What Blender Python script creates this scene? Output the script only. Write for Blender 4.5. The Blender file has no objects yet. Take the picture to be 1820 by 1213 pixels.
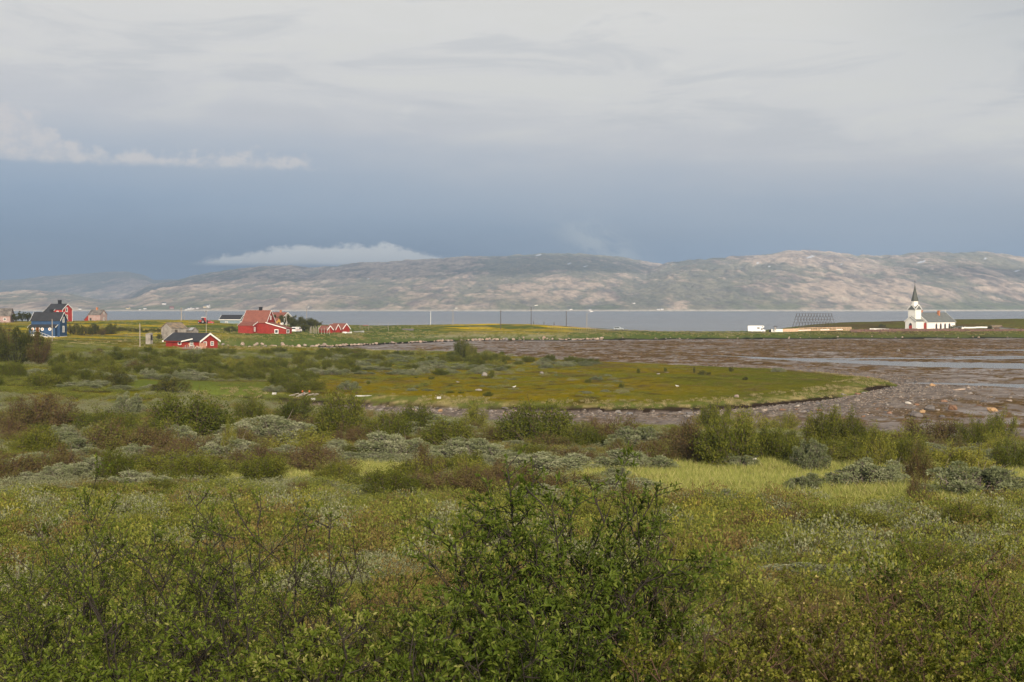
import bpy, bmesh, math, random
import numpy as np
from mathutils import Vector, Matrix

sc = bpy.context.scene
COL = sc.collection
R = math.radians
F = 2197.0            # focal length in photo pixels (1820 wide)
CAMZ = 14.0
HOR = 546.0
TILT = math.atan((606.5 - HOR) / F)
rnd = random.Random(11)
rng = np.random.default_rng(7)

# ---------------------------------------------------------------- helpers
def srgb(r, g, b):
    def f(c):
        c /= 255.0
        return c / 12.92 if c <= 0.04045 else ((c + 0.055) / 1.055) ** 2.4
    return (f(r), f(g), f(b), 1.0)

def ray_at(px, py, Y):
    """World point on the photo ray (px,py) at forward distance Y."""
    dx = (px - 910.0) / F
    u = (606.5 - py) / F
    k = Y / (math.cos(TILT) + math.sin(TILT) * u)
    return (k * dx, Y, CAMZ + k * (-math.sin(TILT) + math.cos(TILT) * u))

def px_x(px, Y):
    return (px - 910.0) / F * Y

def shore_pt(px, py, z=0.1):
    u = (606.5 - py) / F
    zc = -math.sin(TILT) + math.cos(TILT) * u
    k = (z - CAMZ) / zc
    return (k * (px - 910.0) / F, k * (math.cos(TILT) + math.sin(TILT) * u))

def _h(ix, iy, s):
    h = (ix.astype(np.int64) * 374761393 + iy.astype(np.int64) * 668265263 + s * 1274126177) & 0xFFFFFFFF
    h = ((h ^ (h >> 13)) * 1274126177) & 0xFFFFFFFF
    h = ((h ^ (h >> 16)) * 2246822519) & 0xFFFFFFFF
    return ((h ^ (h >> 15)) & 0xFFFFFF) / float(0xFFFFFF)

def vn(x, y, s=0):
    """value noise, -1..1"""
    x = np.asarray(x, float); y = np.asarray(y, float)
    ix = np.floor(x); iy = np.floor(y)
    fx = x - ix; fy = y - iy
    fx = fx * fx * fx * (fx * (fx * 6 - 15) + 10); fy = fy * fy * fy * (fy * (fy * 6 - 15) + 10)
    a = _h(ix, iy, s); b = _h(ix + 1, iy, s); c = _h(ix, iy + 1, s); d = _h(ix + 1, iy + 1, s)
    return ((a * (1 - fx) + b * fx) * (1 - fy) + (c * (1 - fx) + d * fx) * fy) * 2 - 1

def fbm(x, y, o=4, s=0, g=0.5):
    t = 0; a = 1; n = 0
    for i in range(o):
        c, sn = math.cos(0.6 * i), math.sin(0.6 * i)
        t = t + a * vn((x * c - y * sn) * 2 ** i, (x * sn + y * c) * 2 ** i, s + i * 17); n += a; a *= g
    return t / n

def billow(x, y, o=4, s=0, g=0.5):
    t = 0; a = 1; n = 0
    for i in range(o):
        c, sn = math.cos(0.7 * i), math.sin(0.7 * i)
        t = t + a * np.abs(vn((x * c - y * sn) * 2 ** i, (x * sn + y * c) * 2 ** i, s + i * 13)); n += a; a *= g
    return t / n

def sst(a, b, x):
    t = np.clip((x - a) / (b - a), 0, 1)
    return t * t * (3 - 2 * t)

# ---------------------------------------------------------------- objects
def tag(o, label=None, cat=None, group=None, kind=None):
    if label: o['label'] = label
    if cat: o['category'] = cat
    if group: o['group'] = group
    if kind: o['kind'] = kind
    return o

def empty(name, loc=(0, 0, 0), rz=0.0, label=None, cat=None, group=None):
    o = bpy.data.objects.new(name, None); COL.objects.link(o)
    o.location = loc; o.rotation_euler = (0, 0, rz); o.empty_display_size = 0.5
    return tag(o, label, cat, group)

def link(name, me, parent=None, loc=None):
    o = bpy.data.objects.new(name, me); COL.objects.link(o)
    if parent is not None: o.parent = parent
    if loc is not None: o.location = loc
    return o

def mesh_np(name, V, quads=None, tris=None, mats=(), midx=None, attrs=None, colors=None, smooth=False):
    me = bpy.data.meshes.new(name)
    V = np.asarray(V, np.float32).reshape(-1, 3)
    me.vertices.add(len(V)); me.vertices.foreach_set('co', V.ravel())
    idx = []; starts = []; tot = 0
    if quads is not None and len(quads):
        q = np.asarray(quads, np.int32).reshape(-1, 4); idx.append(q.ravel()); starts.append(np.arange(len(q)) * 4); tot = len(q) * 4
    if tris is not None and len(tris):
        t = np.asarray(tris, np.int32).reshape(-1, 3); idx.append(t.ravel()); starts.append(tot + np.arange(len(t)) * 3)
    if idx:
        idx = np.concatenate(idx); starts = np.concatenate(starts)
        me.loops.add(len(idx)); me.loops.foreach_set('vertex_index', idx.astype(np.int32))
        me.polygons.add(len(starts)); me.polygons.foreach_set('loop_start', starts.astype(np.int32))
        if midx is not None: me.polygons.foreach_set('material_index', np.asarray(midx, np.int32))
        if smooth: me.polygons.foreach_set('use_smooth', np.ones(len(starts), bool))
    for m in mats: me.materials.append(m)
    for k, a in (attrs or {}).items():
        at = me.attributes.new(k, 'FLOAT', 'POINT'); at.data.foreach_set('value', np.asarray(a, np.float32).ravel())
    for k, a in (colors or {}).items():
        a = np.asarray(a, np.float32)
        if a.shape[1] == 3: a = np.concatenate([a, np.ones((len(a), 1), np.float32)], 1)
        at = me.attributes.new(k, 'FLOAT_COLOR', 'POINT'); at.data.foreach_set('color', a.ravel())
    me.update(calc_edges=True)
    return me

class MB:
    """collects boxes, bars, prisms for ONE mesh object"""
    def __init__(s): s.v = []; s.f = []; s.m = []
    def poly(s, pts, faces, mi=0):
        n = len(s.v); s.v += [tuple(p) for p in pts]
        for f in faces: s.f.append([n + i for i in f]); s.m.append(mi)
    def box(s, x0, x1, y0, y1, z0, z1, mi=0):
        p = [(x0, y0, z0), (x1, y0, z0), (x1, y1, z0), (x0, y1, z0), (x0, y0, z1), (x1, y0, z1), (x1, y1, z1), (x0, y1, z1)]
        s.poly(p, [(3, 2, 1, 0), (4, 5, 6, 7), (0, 1, 5, 4), (1, 2, 6, 5), (2, 3, 7, 6), (3, 0, 4, 7)], mi)
    def bar(s, a, b, r, r2=None, k=6, mi=0):
        a = Vector(a); b = Vector(b); d = (b - a).normalized(); r2 = r if r2 is None else r2
        u = d.orthogonal().normalized(); w = d.cross(u)
        p = []
        for c, rr in ((a, r), (b, r2)):
            for i in range(k):
                t = 2 * math.pi * i / k; p.append(c + u * (rr * math.cos(t)) + w * (rr * math.sin(t)))
        s.poly(p, [(i, (i + 1) % k, k + (i + 1) % k, k + i) for i in range(k)] + [tuple(range(k))[::-1], tuple(range(k, 2 * k))], mi)
    def plank(s, a, b, w, t, up=(0, 0, 1), mi=0):
        a = Vector(a); b = Vector(b); d = (b - a).normalized(); up = Vector(up)
        sd = d.cross(up)
        if sd.length < 1e-4: sd = d.orthogonal()
        sd.normalize(); nn = sd.cross(d)
        p = []
        for c in (a, b):
            for i, j in ((-1, -1), (1, -1), (1, 1), (-1, 1)): p.append(c + sd * (i * t / 2) + nn * (j * w / 2))
        s.poly(p, [(3, 2, 1, 0), (4, 5, 6, 7), (0, 1, 5, 4), (1, 2, 6, 5), (2, 3, 7, 6), (3, 0, 4, 7)], mi)
    def prism(s, pts2, axis, a, b, mi=0):
        """extrude polygon; axis 'x': pts are (y,z); 'y': pts are (x,z); 'z': pts (x,y)"""
        def mk(p, c):
            return (c, p[0], p[1]) if axis == 'x' else ((p[0], c, p[1]) if axis == 'y' else (p[0], p[1], c))
        n = len(pts2); P = [mk(p, a) for p in pts2] + [mk(p, b) for p in pts2]
        s.poly(P, [tuple(range(n)), tuple(range(n, 2 * n))[::-1]] + [(i, n + i, n + (i + 1) % n, (i + 1) % n) for i in range(n)], mi)
    def lathe(s, prof, c=(0, 0, 0), k=12, mi=0):
        n = len(s.v)
        for r, z in prof:
            for i in range(k):
                t = 2 * math.pi * (i + .5) / k; s.v.append((c[0] + r * math.cos(t), c[1] + r * math.sin(t), c[2] + z))
        for j in range(len(prof) - 1):
            for i in range(k):
                s.f.append([n + j * k + i, n + j * k + (i + 1) % k, n + (j + 1) * k + (i + 1) % k, n + (j + 1) * k + i]); s.m.append(mi)
        s.f.append([n + i for i in range(k)][::-1]); s.m.append(mi)
        s.f.append([n + (len(prof) - 1) * k + i for i in range(k)]); s.m.append(mi)
    def build(s, name, mats, parent=None, bevel=0.0, smooth=False, loc=None):
        if not isinstance(mats, (list, tuple)): mats = [mats]
        me = bpy.data.meshes.new(name); me.from_pydata(s.v, [], s.f)
        for m in mats: me.materials.append(m)
        me.polygons.foreach_set('material_index', np.array(s.m, np.int32))
        bm = bmesh.new(); bm.from_mesh(me)
        bmesh.ops.recalc_face_normals(bm, faces=bm.faces)
        if bevel: bmesh.ops.bevel(bm, geom=[e for e in bm.edges if e.is_manifold and e.calc_face_angle(0) > 0.5], offset=bevel, segments=2, affect='EDGES', profile=0.6)
        if smooth:
            for f in bm.faces: f.smooth = True
        bm.to_mesh(me); bm.free(); me.update()
        return link(name, me, parent, loc)

# ---------------------------------------------------------------- node expression helper
class NT:
    def __init__(s, tree): s.t = tree; s.n = tree.nodes; s.l = tree.links
    def node(s, typ, ins=None, **kw):
        n = s.n.new(typ)
        for k, v in kw.items(): setattr(n, k, v)
        for k, v in (ins or {}).items(): s.set(n.inputs[k], v)
        return n
    def set(s, sock, v):
        if isinstance(v, E): v = v.s
        if isinstance(v, bpy.types.NodeSocket): s.l.new(v, sock)
        else: sock.default_value = v
    def m(s, op, a, b=None, c=None, clamp=False):
        n = s.n.new('ShaderNodeMath'); n.operation = op; n.use_clamp = clamp
        for i, v in enumerate((a, b, c)):
            if v is not None: s.set(n.inputs[i], v)
        return E(s, n.outputs[0])
    def mix(s, f, a, b, typ='MIX'):
        n = s.n.new('ShaderNodeMix'); n.data_type = 'RGBA'; n.blend_type = typ; n.clamp_factor = True
        s.set(n.inputs['Factor'], f); s.set(n.inputs[6], a); s.set(n.inputs[7], b)
        return n.outputs[2]
    def noise(s, vec, scale, detail=4, rough=0.55, dist=0.0, out=0, dim='3D'):
        n = s.n.new('ShaderNodeTexNoise'); n.noise_dimensions = dim
        if vec is not None: s.set(n.inputs['Vector'], vec)
        n.inputs['Scale'].default_value = scale; n.inputs['Detail'].default_value = detail
        n.inputs['Roughness'].default_value = rough; n.inputs['Distortion'].default_value = dist
        return E(s, n.outputs[out])
    def ss(s, a, b, x):
        n = s.n.new('ShaderNodeMapRange'); n.interpolation_type = 'SMOOTHSTEP'
        s.set(n.inputs['Value'], x); s.set(n.inputs['From Min'], a); s.set(n.inputs['From Max'], b)
        return E(s, n.outputs[0])
    def ramp(s, f, stops, interp='LINEAR'):
        n = s.n.new('ShaderNodeValToRGB'); cr = n.color_ramp; cr.interpolation = interp
        while len(cr.elements) < len(stops): cr.elements.new(0.5)
        for e, (p, c) in zip(cr.elements, stops): e.position = p; e.color = c
        s.set(n.inputs[0], f); return n.outputs[0]
    def comb(s, x, y, z):
        n = s.n.new('ShaderNodeCombineXYZ')
        for i, v in enumerate((x, y, z)): s.set(n.inputs[i], v)
        return n.outputs[0]
class E:
    def __init__(s, nt, sock): s.nt = nt; s.s = sock
    def __add__(s, o): return s.nt.m('ADD', s, o)
    __radd__ = __add__
    def __sub__(s, o): return s.nt.m('SUBTRACT', s, o)
    def __rsub__(s, o): return s.nt.m('SUBTRACT', o, s)
    def __mul__(s, o): return s.nt.m('MULTIPLY', s, o)
    __rmul__ = __mul__
    def __truediv__(s, o): return s.nt.m('DIVIDE', s, o)

def newmat(name):
    m = bpy.data.materials.new(name); m.use_nodes = True
    nt = NT(m.node_tree); b = m.node_tree.nodes['Principled BSDF']
    return m, nt, b

MATS = {}
def paint(name, c, rough=0.6, var=0.12, scale=1.5, spec=0.3, c2=None, metal=0.0, boards=None):
    """painted / weathered surface: two tones mixed by noise, optional board lines as bump"""
    if name in MATS: return MATS[name]
    m, nt, b = newmat(name)
    tc = nt.node('ShaderNodeTexCoord').outputs['Object']
    c2 = c2 or tuple(max(0.0, v * (1 - 2.2 * var)) for v in c[:3]) + (1,)
    n1 = nt.noise(tc, scale, 6, 0.65)
    f = nt.ss(0.36, 0.68, n1)
    nt.set(b.inputs['Base Color'], nt.mix(f, c, c2))
    b.inputs['Roughness'].default_value = rough; b.inputs['Specular IOR Level'].default_value = spec
    b.inputs['Metallic'].default_value = metal
    if boards:
        w = nt.node('ShaderNodeTexWave', {'Vector': tc, 'Scale': boards[1], 'Distortion': 0.3}, bands_direction=boards[0], wave_profile='SAW')
        bp = nt.node('ShaderNodeBump', {'Strength': 0.5, 'Distance': 0.03, 'Height': w.outputs['Fac']})
        nt.set(b.inputs['Normal'], bp.outputs[0])
    MATS[name] = m
    return m

# ---------------------------------------------------------------- camera
cam_d = bpy.data.cameras.new('camera'); cam = bpy.data.objects.new('camera', cam_d); COL.objects.link(cam)
cam_d.sensor_width = 36.0; cam_d.lens = 36.0 * F / 1820.0
cam_d.clip_start = 0.1; cam_d.clip_end = 60000
cam.location = (0, 0, CAMZ); cam.rotation_euler = (math.pi / 2 - TILT, 0, 0)
sc.camera = cam

sc.view_settings.view_transform = 'Standard'; sc.view_settings.look = 'None'
sc.view_settings.exposure = 0.0; sc.view_settings.gamma = 1.0
cy = sc.cycles
cy.max_bounces = 5; cy.diffuse_bounces = 3; cy.glossy_bounces = 2; cy.transmission_bounces = 3
cy.volume_bounces = 0; cy.transparent_max_bounces = 6; cy.caustics_reflective = False; cy.caustics_refractive = False
cy.sample_clamp_indirect = 4.0
try:
    cy.use_denoising = True; cy.denoiser = 'OPENIMAGEDENOISE'
except Exception: pass

# ---------------------------------------------------------------- sun and sky
SUN_EL, SUN_AZ = R(20), R(167)       # azimuth from +Y towards +X: behind the camera, to its right
sd_ = bpy.data.lights.new('sun', 'SUN'); sun = bpy.data.objects.new('sun', sd_); COL.objects.link(sun)
sd_.energy = 5.0; sd_.angle = R(1.5); sd_.color = (1.0, 0.86, 0.70)
sv = Vector((math.sin(SUN_AZ) * math.cos(SUN_EL), math.cos(SUN_AZ) * math.cos(SUN_EL), math.sin(SUN_EL)))
sun.rotation_euler = sv.to_track_quat('Z', 'Y').to_euler(); sun.location = (60, -60, 60)

w = bpy.data.worlds.new('World'); sc.world = w; w.use_nodes = True
nt = NT(w.node_tree); bg = w.node_tree.nodes['Background']
bg.inputs['Strength'].default_value = 0.1
sky = nt.node('ShaderNodeTexSky', sky_type='NISHITA', sun_disc=False, sun_elevation=SUN_EL, sun_rotation=SUN_AZ)
tc = nt.node('ShaderNodeTexCoord').outputs['Generated']
sx = nt.node('ShaderNodeSeparateXYZ', {0: tc})
X, Yd, Z = (E(nt, sx.outputs[i]) for i in range(3))
az = nt.m('MULTIPLY', nt.m('ARCTAN2', X, Yd), 57.29578)
el = nt.m('MULTIPLY', nt.m('ARCSINE', Z), 57.29578)
pa = nt.comb(az * 0.06, el * 0.30, 0.0)            # streaky cloud coordinates in degrees
pb = nt.comb(az * 0.35, el * 0.75, 3.7)
n_lo = nt.noise(pa, 1.0, 5, 0.55); n_hi = nt.noise(pb, 1.0, 6, 0.6)
elw = el + 0.55 + (az * 0.075) + (n_lo - 0.5) * 3.0 + (n_hi - 0.5) * 0.7
lo = nt.ramp(nt.m('DIVIDE', elw, 20.0, clamp=True), [
    (0.0, srgb(131, 153, 182)), (0.11, srgb(126, 150, 182)), (0.20, srgb(153, 171, 196)), (0.31, srgb(181, 189, 203)),
    (0.41, srgb(211, 209, 211)), (0.50, srgb(227, 223, 219)), (0.70, srgb(235, 231, 224)), (1.0, srgb(226, 222, 216))])
# deck streaks near the top of the view
deck = nt.ss(7.0, 10.0, elw)
st = nt.noise(nt.comb(az * 0.10, el * 0.55, 9.0), 1.0, 7, 0.6, 0.6)
lo = nt.mix(deck * nt.ss(0.47, 0.62, st) * 0.75, lo, srgb(232, 228, 220))
st2 = nt.noise(nt.comb(az * 0.22 + el * .12, el * 0.9, 21.0), 1.0, 7, 0.62, 0.8)
lo = nt.mix(deck * nt.ss(0.55, 0.72, st2) * 0.6, lo, srgb(236, 232, 225))
lo = nt.mix(deck * nt.ss(0.50, 0.36, st) * 0.32, lo, srgb(186, 188, 193))
lo = nt.mix(nt.ss(12.0, 24.0, az) * nt.ss(8.0, 13.0, el) * 0.45, lo, srgb(178, 182, 186))
def deg(px, py):
    a = math.atan((px - 910) / F); return math.degrees(a), math.degrees(math.atan((HOR - py) / F * math.cos(a)))
edge = nt.noise(nt.comb(az * 1.1, el * 1.6, 1.0), 1.0, 7, 0.62)
puff = nt.noise(nt.comb(az * 0.55, 0.0, 5.0), 1.0, 4, 0.6)
# strip cloud at the upper left
b_el = deg(300, 298)[1]
T = 0.30 + (puff - 0.28) * 1.9 + nt.ss(-19.0, -21.6, az) * 1.7
top = b_el + nt.m('MAXIMUM', T, 0.05) * nt.ss(deg(600, 0)[0], deg(560, 0)[0] - 1.2, az)
mA = nt.ss(-0.15, 0.5, top - el + (edge - 0.5) * 1.9) * nt.ss(-0.10, 0.30, el - b_el + (edge - 0.5) * 0.4) * nt.ss(-7.9, -9.2, az)
lo = nt.mix(mA * (0.50 + nt.ss(.35, .65, edge) * .45), lo, srgb(222, 215, 213))
# low lens cloud above the central ridge
b2 = deg(560, 474)[1]
T2 = 0.25 + nt.ss(deg(330, 0)[0], deg(560, 0)[0], az) * nt.ss(deg(830, 0)[0], deg(690, 0)[0], az) * 0.75 + (puff - 0.5) * 0.5
mB = nt.ss(-0.05, 0.22, (b2 + T2) - el + (edge - 0.5) * 1.1) * nt.ss(-0.05, 0.2, el - b2) * nt.ss(deg(320, 0)[0], deg(390, 0)[0], az) * nt.ss(deg(850, 0)[0], deg(770, 0)[0], az)
lo = nt.mix(mB, lo, (.98, .97, .95, 1))
# steam-like wisp over the saddle
wn = nt.noise(nt.comb((az + el * 0.7) * 0.9, el * 1.1, 12.0), 1.0, 7, 0.65, 0.5)
g1 = nt.ss(2.3, 0.2, nt.m('ABSOLUTE', az - (5.0 - (el - 2.0) * 1.0))) * nt.ss(4.6, 3.0, el)
lo = nt.mix(g1 * nt.ss(0.34, 0.56, wn), lo, srgb(196, 205, 214))
# overhead and behind: high bright cloud the storm has passed
hi_n = nt.noise(tc, 2.2, 5, 0.55)
hi = nt.mix(nt.ss(0.40, 0.62, hi_n), (0.88, 0.89, 0.92, 1), (1.28, 1.25, 1.18, 1))
back = nt.ss(0.25, -0.55, Yd)
hi = nt.mix(back, hi, (1.5, 1.42, 1.28, 1))
cl = nt.mix(nt.ss(14.5, 34.0, el), lo, hi)
cl = nt.mix(back * nt.ss(2.0, 12.0, el), cl, hi)
mul = nt.mix(1.0, cl, (10, 10, 10, 1), 'MULTIPLY')
nt.set(bg.inputs['Color'], nt.mix(0.10, mul, sky.outputs[0]))
# ---------------------------------------------------------------- bay outline and ground heights
_far = [(392, 621), (450, 620.3), (515, 619.5), (600, 617.2), (700, 612), (800, 607.8), (870, 606.2), (1000, 606), (1080, 604.8), (1300, 603.6), (1500, 603), (1660, 602.6), (1820, 602), (2200, 601), (2700, 600)]
_near_r = [(2700, 850), (2200, 812), (1820, 792), (1650, 782), (1500, 778), (1300, 772), (1100, 766), (900, 760), (760, 752), (640, 741), (560, 733), (470, 728), (395, 722.5)]
_spit = [(385, 717), (440, 717.5), (520, 718.5), (620, 720), (700, 724), (850, 728), (1000, 731), (1150, 733.5), (1260, 731), (1330, 727), (1400, 720), (1470, 713), (1500, 707), (1540, 699),
         (1565, 693), (1600, 687), (1585, 682), (1545, 677), (1500, 671), (1450, 666.5), (1380, 661), (1300, 657), (1200, 652.5), (1100, 648), (1000, 642.5), (930, 637), (850, 633), (760, 629.5), (680, 626), (600, 624), (540, 624.2), (450, 624.3), (394, 623)]
BAY = np.array([shore_pt(*p) for p in _far + _near_r + _spit])

def bay_sd(x, y):
    """signed distance to the bay outline, positive on land"""
    x = np.asarray(x, float); y = np.asarray(y, float)
    d2 = np.full(x.shape, 1e18); ins = np.zeros(x.shape, bool)
    n = len(BAY)
    for i in range(n):
        ax, ay = BAY[i]; bx, by = BAY[(i + 1) % n]
        ex, ey = bx - ax, by - ay
        t = np.clip(((x - ax) * ex + (y - ay) * ey) / (ex * ex + ey * ey), 0, 1)
        d2 = np.minimum(d2, (x - ax - t * ex) ** 2 + (y - ay - t * ey) ** 2)
        c = ((ay > y) != (by > y)) & (x < (bx - ax) * (y - ay) / (by - ay + 1e-12) + ax)
        ins ^= c
    d = np.sqrt(d2)
    return np.where(ins, -d, d)

_cp = [(-200, 200, 4.0), (0, 200, 4.3), (0, 255, 6.6), (-200, 260, 7.5), (85, 265, 4.6), (150, 220, 2.6), (300, 210, 1.5), (300, 260, 1.9), (450, 220, 1.0), (450, 300, 1.3), (650, 230, 1.1), (900, 230, 1.1), (900, 280, .9),
       (1200, 220, 1.35), (1400, 200, 1.3), (1500, 190, 1.0), (200, 340, 2.0), (330, 355, 1.55), (420, 350, 1.2), (100, 330, 3.2), (0, 330, 5.0), (-200, 330, 5.2), (92, 396, 3.0), (120, 400, 3.0), (40, 390, 4.4),
       (0, 420, 5.5), (200, 420, 4.6), (300, 400, 4.4), (300, 460, 5.4), (100, 480, 6.0), (0, 500, 6.9), (-200, 520, 7), (100, 560, 7.1), (170, 590, 6.4), (300, 560, 8.0), (340, 560, 7.4), (420, 540, 6.3),
       (400, 470, 4.6), (460, 455, 3.8), (520, 460, 3.6), (560, 480, 3.5), (600, 480, 3.4), (500, 560, 5.0), (560, 580, 4.6), (620, 580, 4.3), (700, 590, 3.9), (800, 600, 4.6), (900, 600, 5.7),
       (940, 600, 5.7), (1000, 600, 4.3), (1050, 600, 2.8), (1100, 590, 1.9), (1200, 590, 1.6), (1330, 570, 1.8), (1420, 580, 2.1), (1480, 600, 3.0), (1540, 640, 5.3), (1600, 575, 2.6), (1700, 575, 2.8),
       (1750, 640, 7.4), (1820, 640, 7.2), (1820, 580, 3.0), (2000, 640, 7), (2000, 570, 3), (2500, 600, 5), (700, 520, 2.8), (850, 550, 3.0), (1000, 560, 2.4), (1640, 650, 6.3), (-700, 350, 6), (-700, 560, 8)]
CP = np.array([(px_x(p, Y), Y, z) for p, Y, z in _cp])
_pf = np.array([(-60, 13.0), (-5, 12.5), (0, 12.2), (5, 11.2), (10, 10.2), (15, 9.35), (20, 8.6), (30, 7.2), (40, 6.0), (60, 3.95), (80, 2.75), (100, 2.0), (120, 1.5), (150, 1.1), (260, 1.0), (900, 1.0)])
_sea = np.array([(-900, 700), (-310, 668), (600, 668), (950, 660), (1080, 627), (1350, 624), (1500, 690), (2300, 720)])

def sea_sd(x, y):
    px = 910 + x / np.maximum(y, 50) * F
    return np.interp(px, _sea[:, 0], _sea[:, 1]) + 4 * vn(x / 25, y * 0 + 3.3, 5) - y

STRIPS = [([(1330, 636), (1450, 640.5), (1560, 645), (1700, 648.5), (1900, 652), (2300, 658)], 13.0), ([(1480, 671), (1530, 674.5), (1600, 679.5), (1700, 682.5), (1820, 685.5), (2200, 690)], 6.5),
          ([(1700, 622), (1820, 622.3), (2200, 623)], 5.0), ([(1180, 629), (1300, 633), (1400, 637)], 3.0), ([(1620, 634), (1700, 634.5), (1760, 634)], 4.0)]

def gz_full(x, y):
    x = np.asarray(x, float); y = np.asarray(y, float)
    sd = bay_sd(x, y)
    num = np.zeros(x.shape); den = np.full(x.shape, 1e-9)
    for cx, cy_, cz in CP:
        q = ((x - cx) ** 2 + (y - cy_) ** 2)
        wgt = np.exp(-q / (2 * 24.0 ** 2)) + 1e-3 / (1 + q / 400.0) ** 2
        num += wgt * cz; den += wgt
    E_ = num / den
    near = np.interp(y, _pf[:, 0], _pf[:, 1]) + 0.25 * vn(x / 9, y / 9, 3) * sst(8, 25, y) + 0.12 * vn(x / 2.6, y / 2.6, 4)
    b = sst(120, 190, y)
    En = near * (1 - b) + E_ * b + b * (0.22 * vn(x / 14, y / 14, 8) + 0.10 * vn(x / 4, y / 4, 9))
    wv = 3.0 + 5.2 * sst(330, 400, y) + 5.0 * sst(150, 120, y)
    bm_ = 5.0 * sst(370, 400, y)
    land = 0.12 + 0.07 * np.minimum(np.maximum(sd, 0), bm_) + En * (1 - np.exp(-np.maximum(sd - bm_, 0) / wv))
    s2 = sea_sd(x, y)
    land = np.where(s2 > 0, land * (1 - np.exp(-np.maximum(s2, 0) / 9.0)), 0) - np.where(s2 < 0, np.minimum(2.5, -s2 * 0.1), 0)
    mud = 0.085 + 0.045 * fbm(x / 7.0, y / 7.0, 4, 21) + 0.03 * vn(x / 1.7, y / 1.7, 31) - 0.05 * sst(-30, -90, sd) * (vn(x / 40, y / 40, 35) * .5 + .5)
    for pl, hw in STRIPS:
        P = np.array([shore_pt(*p) for p in pl])
        yc = np.interp(x, P[:, 0], P[:, 1], left=-1e4, right=P[-1, 1])
        taper = np.clip((x - P[0, 0]) / 25.0, 0, 1)
        mud = mud - 0.30 * np.exp(-((y - yc + 2.0 * vn(x / 6, y / 6, 41)) / (hw * (0.25 + 0.75 * taper))) ** 2)
    stony = sst(-26, -1, sd) * sst(300, 240, y) * sst(150, 170, y) * sst(20, 45, x)      # pebbly tip of the spit
    mud = mud + stony * (0.16 + 0.07 * fbm(x / 1.5, y / 1.5, 3, 51))
    z = np.where(sd > 0, land, np.maximum(mud, -0.6))
    return z, sd, s2

def gz(x, y):
    return float(gz_full(np.array([x]), np.array([y]))[0][0])

def hit(px, py, y0=6.0, y1=700.0):
    """where the photo ray meets the ground"""
    ys = np.geomspace(y0, y1, 900); xs = (px - 910) / F * ys
    z = gz_full(xs, ys)[0]
    u = (606.5 - py) / F
    zc = (-math.sin(TILT) + math.cos(TILT) * u) / (math.cos(TILT) + math.sin(TILT) * u)
    ok = np.where(z >= CAMZ + ys * zc)[0]
    i = ok[0] if len(ok) else len(ys) - 1
    return float(xs[i]), float(ys[i]), float(z[i])

# ---------------------------------------------------------------- the ground sheet
def grid_faces(nr, nc):
    i = np.arange(nr - 1)[:, None] * nc + np.arange(nc - 1)[None, :]
    return np.stack([i, i + 1, i + nc + 1, i + nc], -1).reshape(-1, 4)

tt = np.concatenate([np.linspace(-2.2, -0.66, 30), np.linspace(-0.64, 0.64, 900), np.linspace(0.66, 2.2, 30)])
yy = np.concatenate([[-60, -30, -15, -8, -4, -1.5, 0.0, 1.0], np.geomspace(2, 740, 860)])
TT, YY = np.meshgrid(tt, yy)
XX = TT * (np.maximum(YY, 0) + 10.0)
ZZ, SD, S2 = gz_full(XX, YY)

def cmix(a, b, f): return a + (np.asarray(b, float) - a) * f[..., None]
C = np.zeros(XX.shape + (3,)); C[:] = (0.19, 0.165, 0.060)
wet = np.zeros(XX.shape)
nA = fbm(XX / 5, YY / 5, 4, 61); nB = fbm(XX / 1.3, YY / 1.3, 4, 62); nC = fbm(XX / 16, YY / 16, 4, 63); nD = fbm(XX / 0.5, YY / 0.5, 3, 64)
PX = 910 + XX / np.maximum(YY, 1) * F
# near hillside litter and moss
C = cmix(C, (0.13, 0.14, 0.035), sst(-0.2, 0.35, nA)); C = cmix(C, (0.28, 0.22, 0.10), sst(0.1, 0.5, nB) * .8)
# pale meadow band
def meadow(x, y):
    px = 910 + x / np.maximum(y, 1) * F
    n = 6 * vn(x / 7, y / 7, 71)
    a = sst(58, 64, y + n - 3 * sst(1500, 1250, px)) * sst(94, 86, y + n * .6) * sst(1080, 1230, px)
    b = sst(76, 80, y + n * .5) * sst(92, 87, y + n * .4) * (sst(300, 380, px) * sst(620, 540, px) + sst(600, 640, px) * sst(780, 720, px) + 0.7 * sst(930, 990, px))
    return np.clip(np.maximum(a, b), 0, 1)
md = meadow(XX, YY)
C = cmix(C, (0.18, 0.20, 0.05), md); C = cmix(C, (0.34, 0.28, 0.11), md * sst(0.0, 0.5, nB))
# far side of the hollow: moss heath on the left land and the spit
b = sst(135, 165, YY) * (YY < 380)
moss = np.zeros_like(C); moss[:] = (0.168, 0.128, 0.006)
moss = cmix(moss, (0.138, 0.126, 0.006), sst(-0.1, 0.4, nC)); moss = cmix(moss, (0.085, 0.066, 0.012), sst(0.15, 0.5, nA)); moss = cmix(moss, (0.22, 0.18, 0.07), sst(0.3, 0.6, nB) * .5)
grn = sst(1080, 1420, PX + nC * 160)
moss = cmix(moss, (0.092, 0.102, 0.014), grn * .8)
straw = sst(6.5, 1.5, SD + nA * 4) * (YY < 330) * (.35 + .65 * sst(235, 200, YY))
moss = cmix(moss, (0.115, 0.13, 0.030), straw); moss = cmix(moss, (0.33, 0.26, 0.12), straw * sst(-0.05, 0.4, nB + nA * .7) * .8)
C = C + (moss - C) * b[..., None]
lf = sst(150, 200, YY) * (YY < 420) * sst(560, 380, PX)
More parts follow.
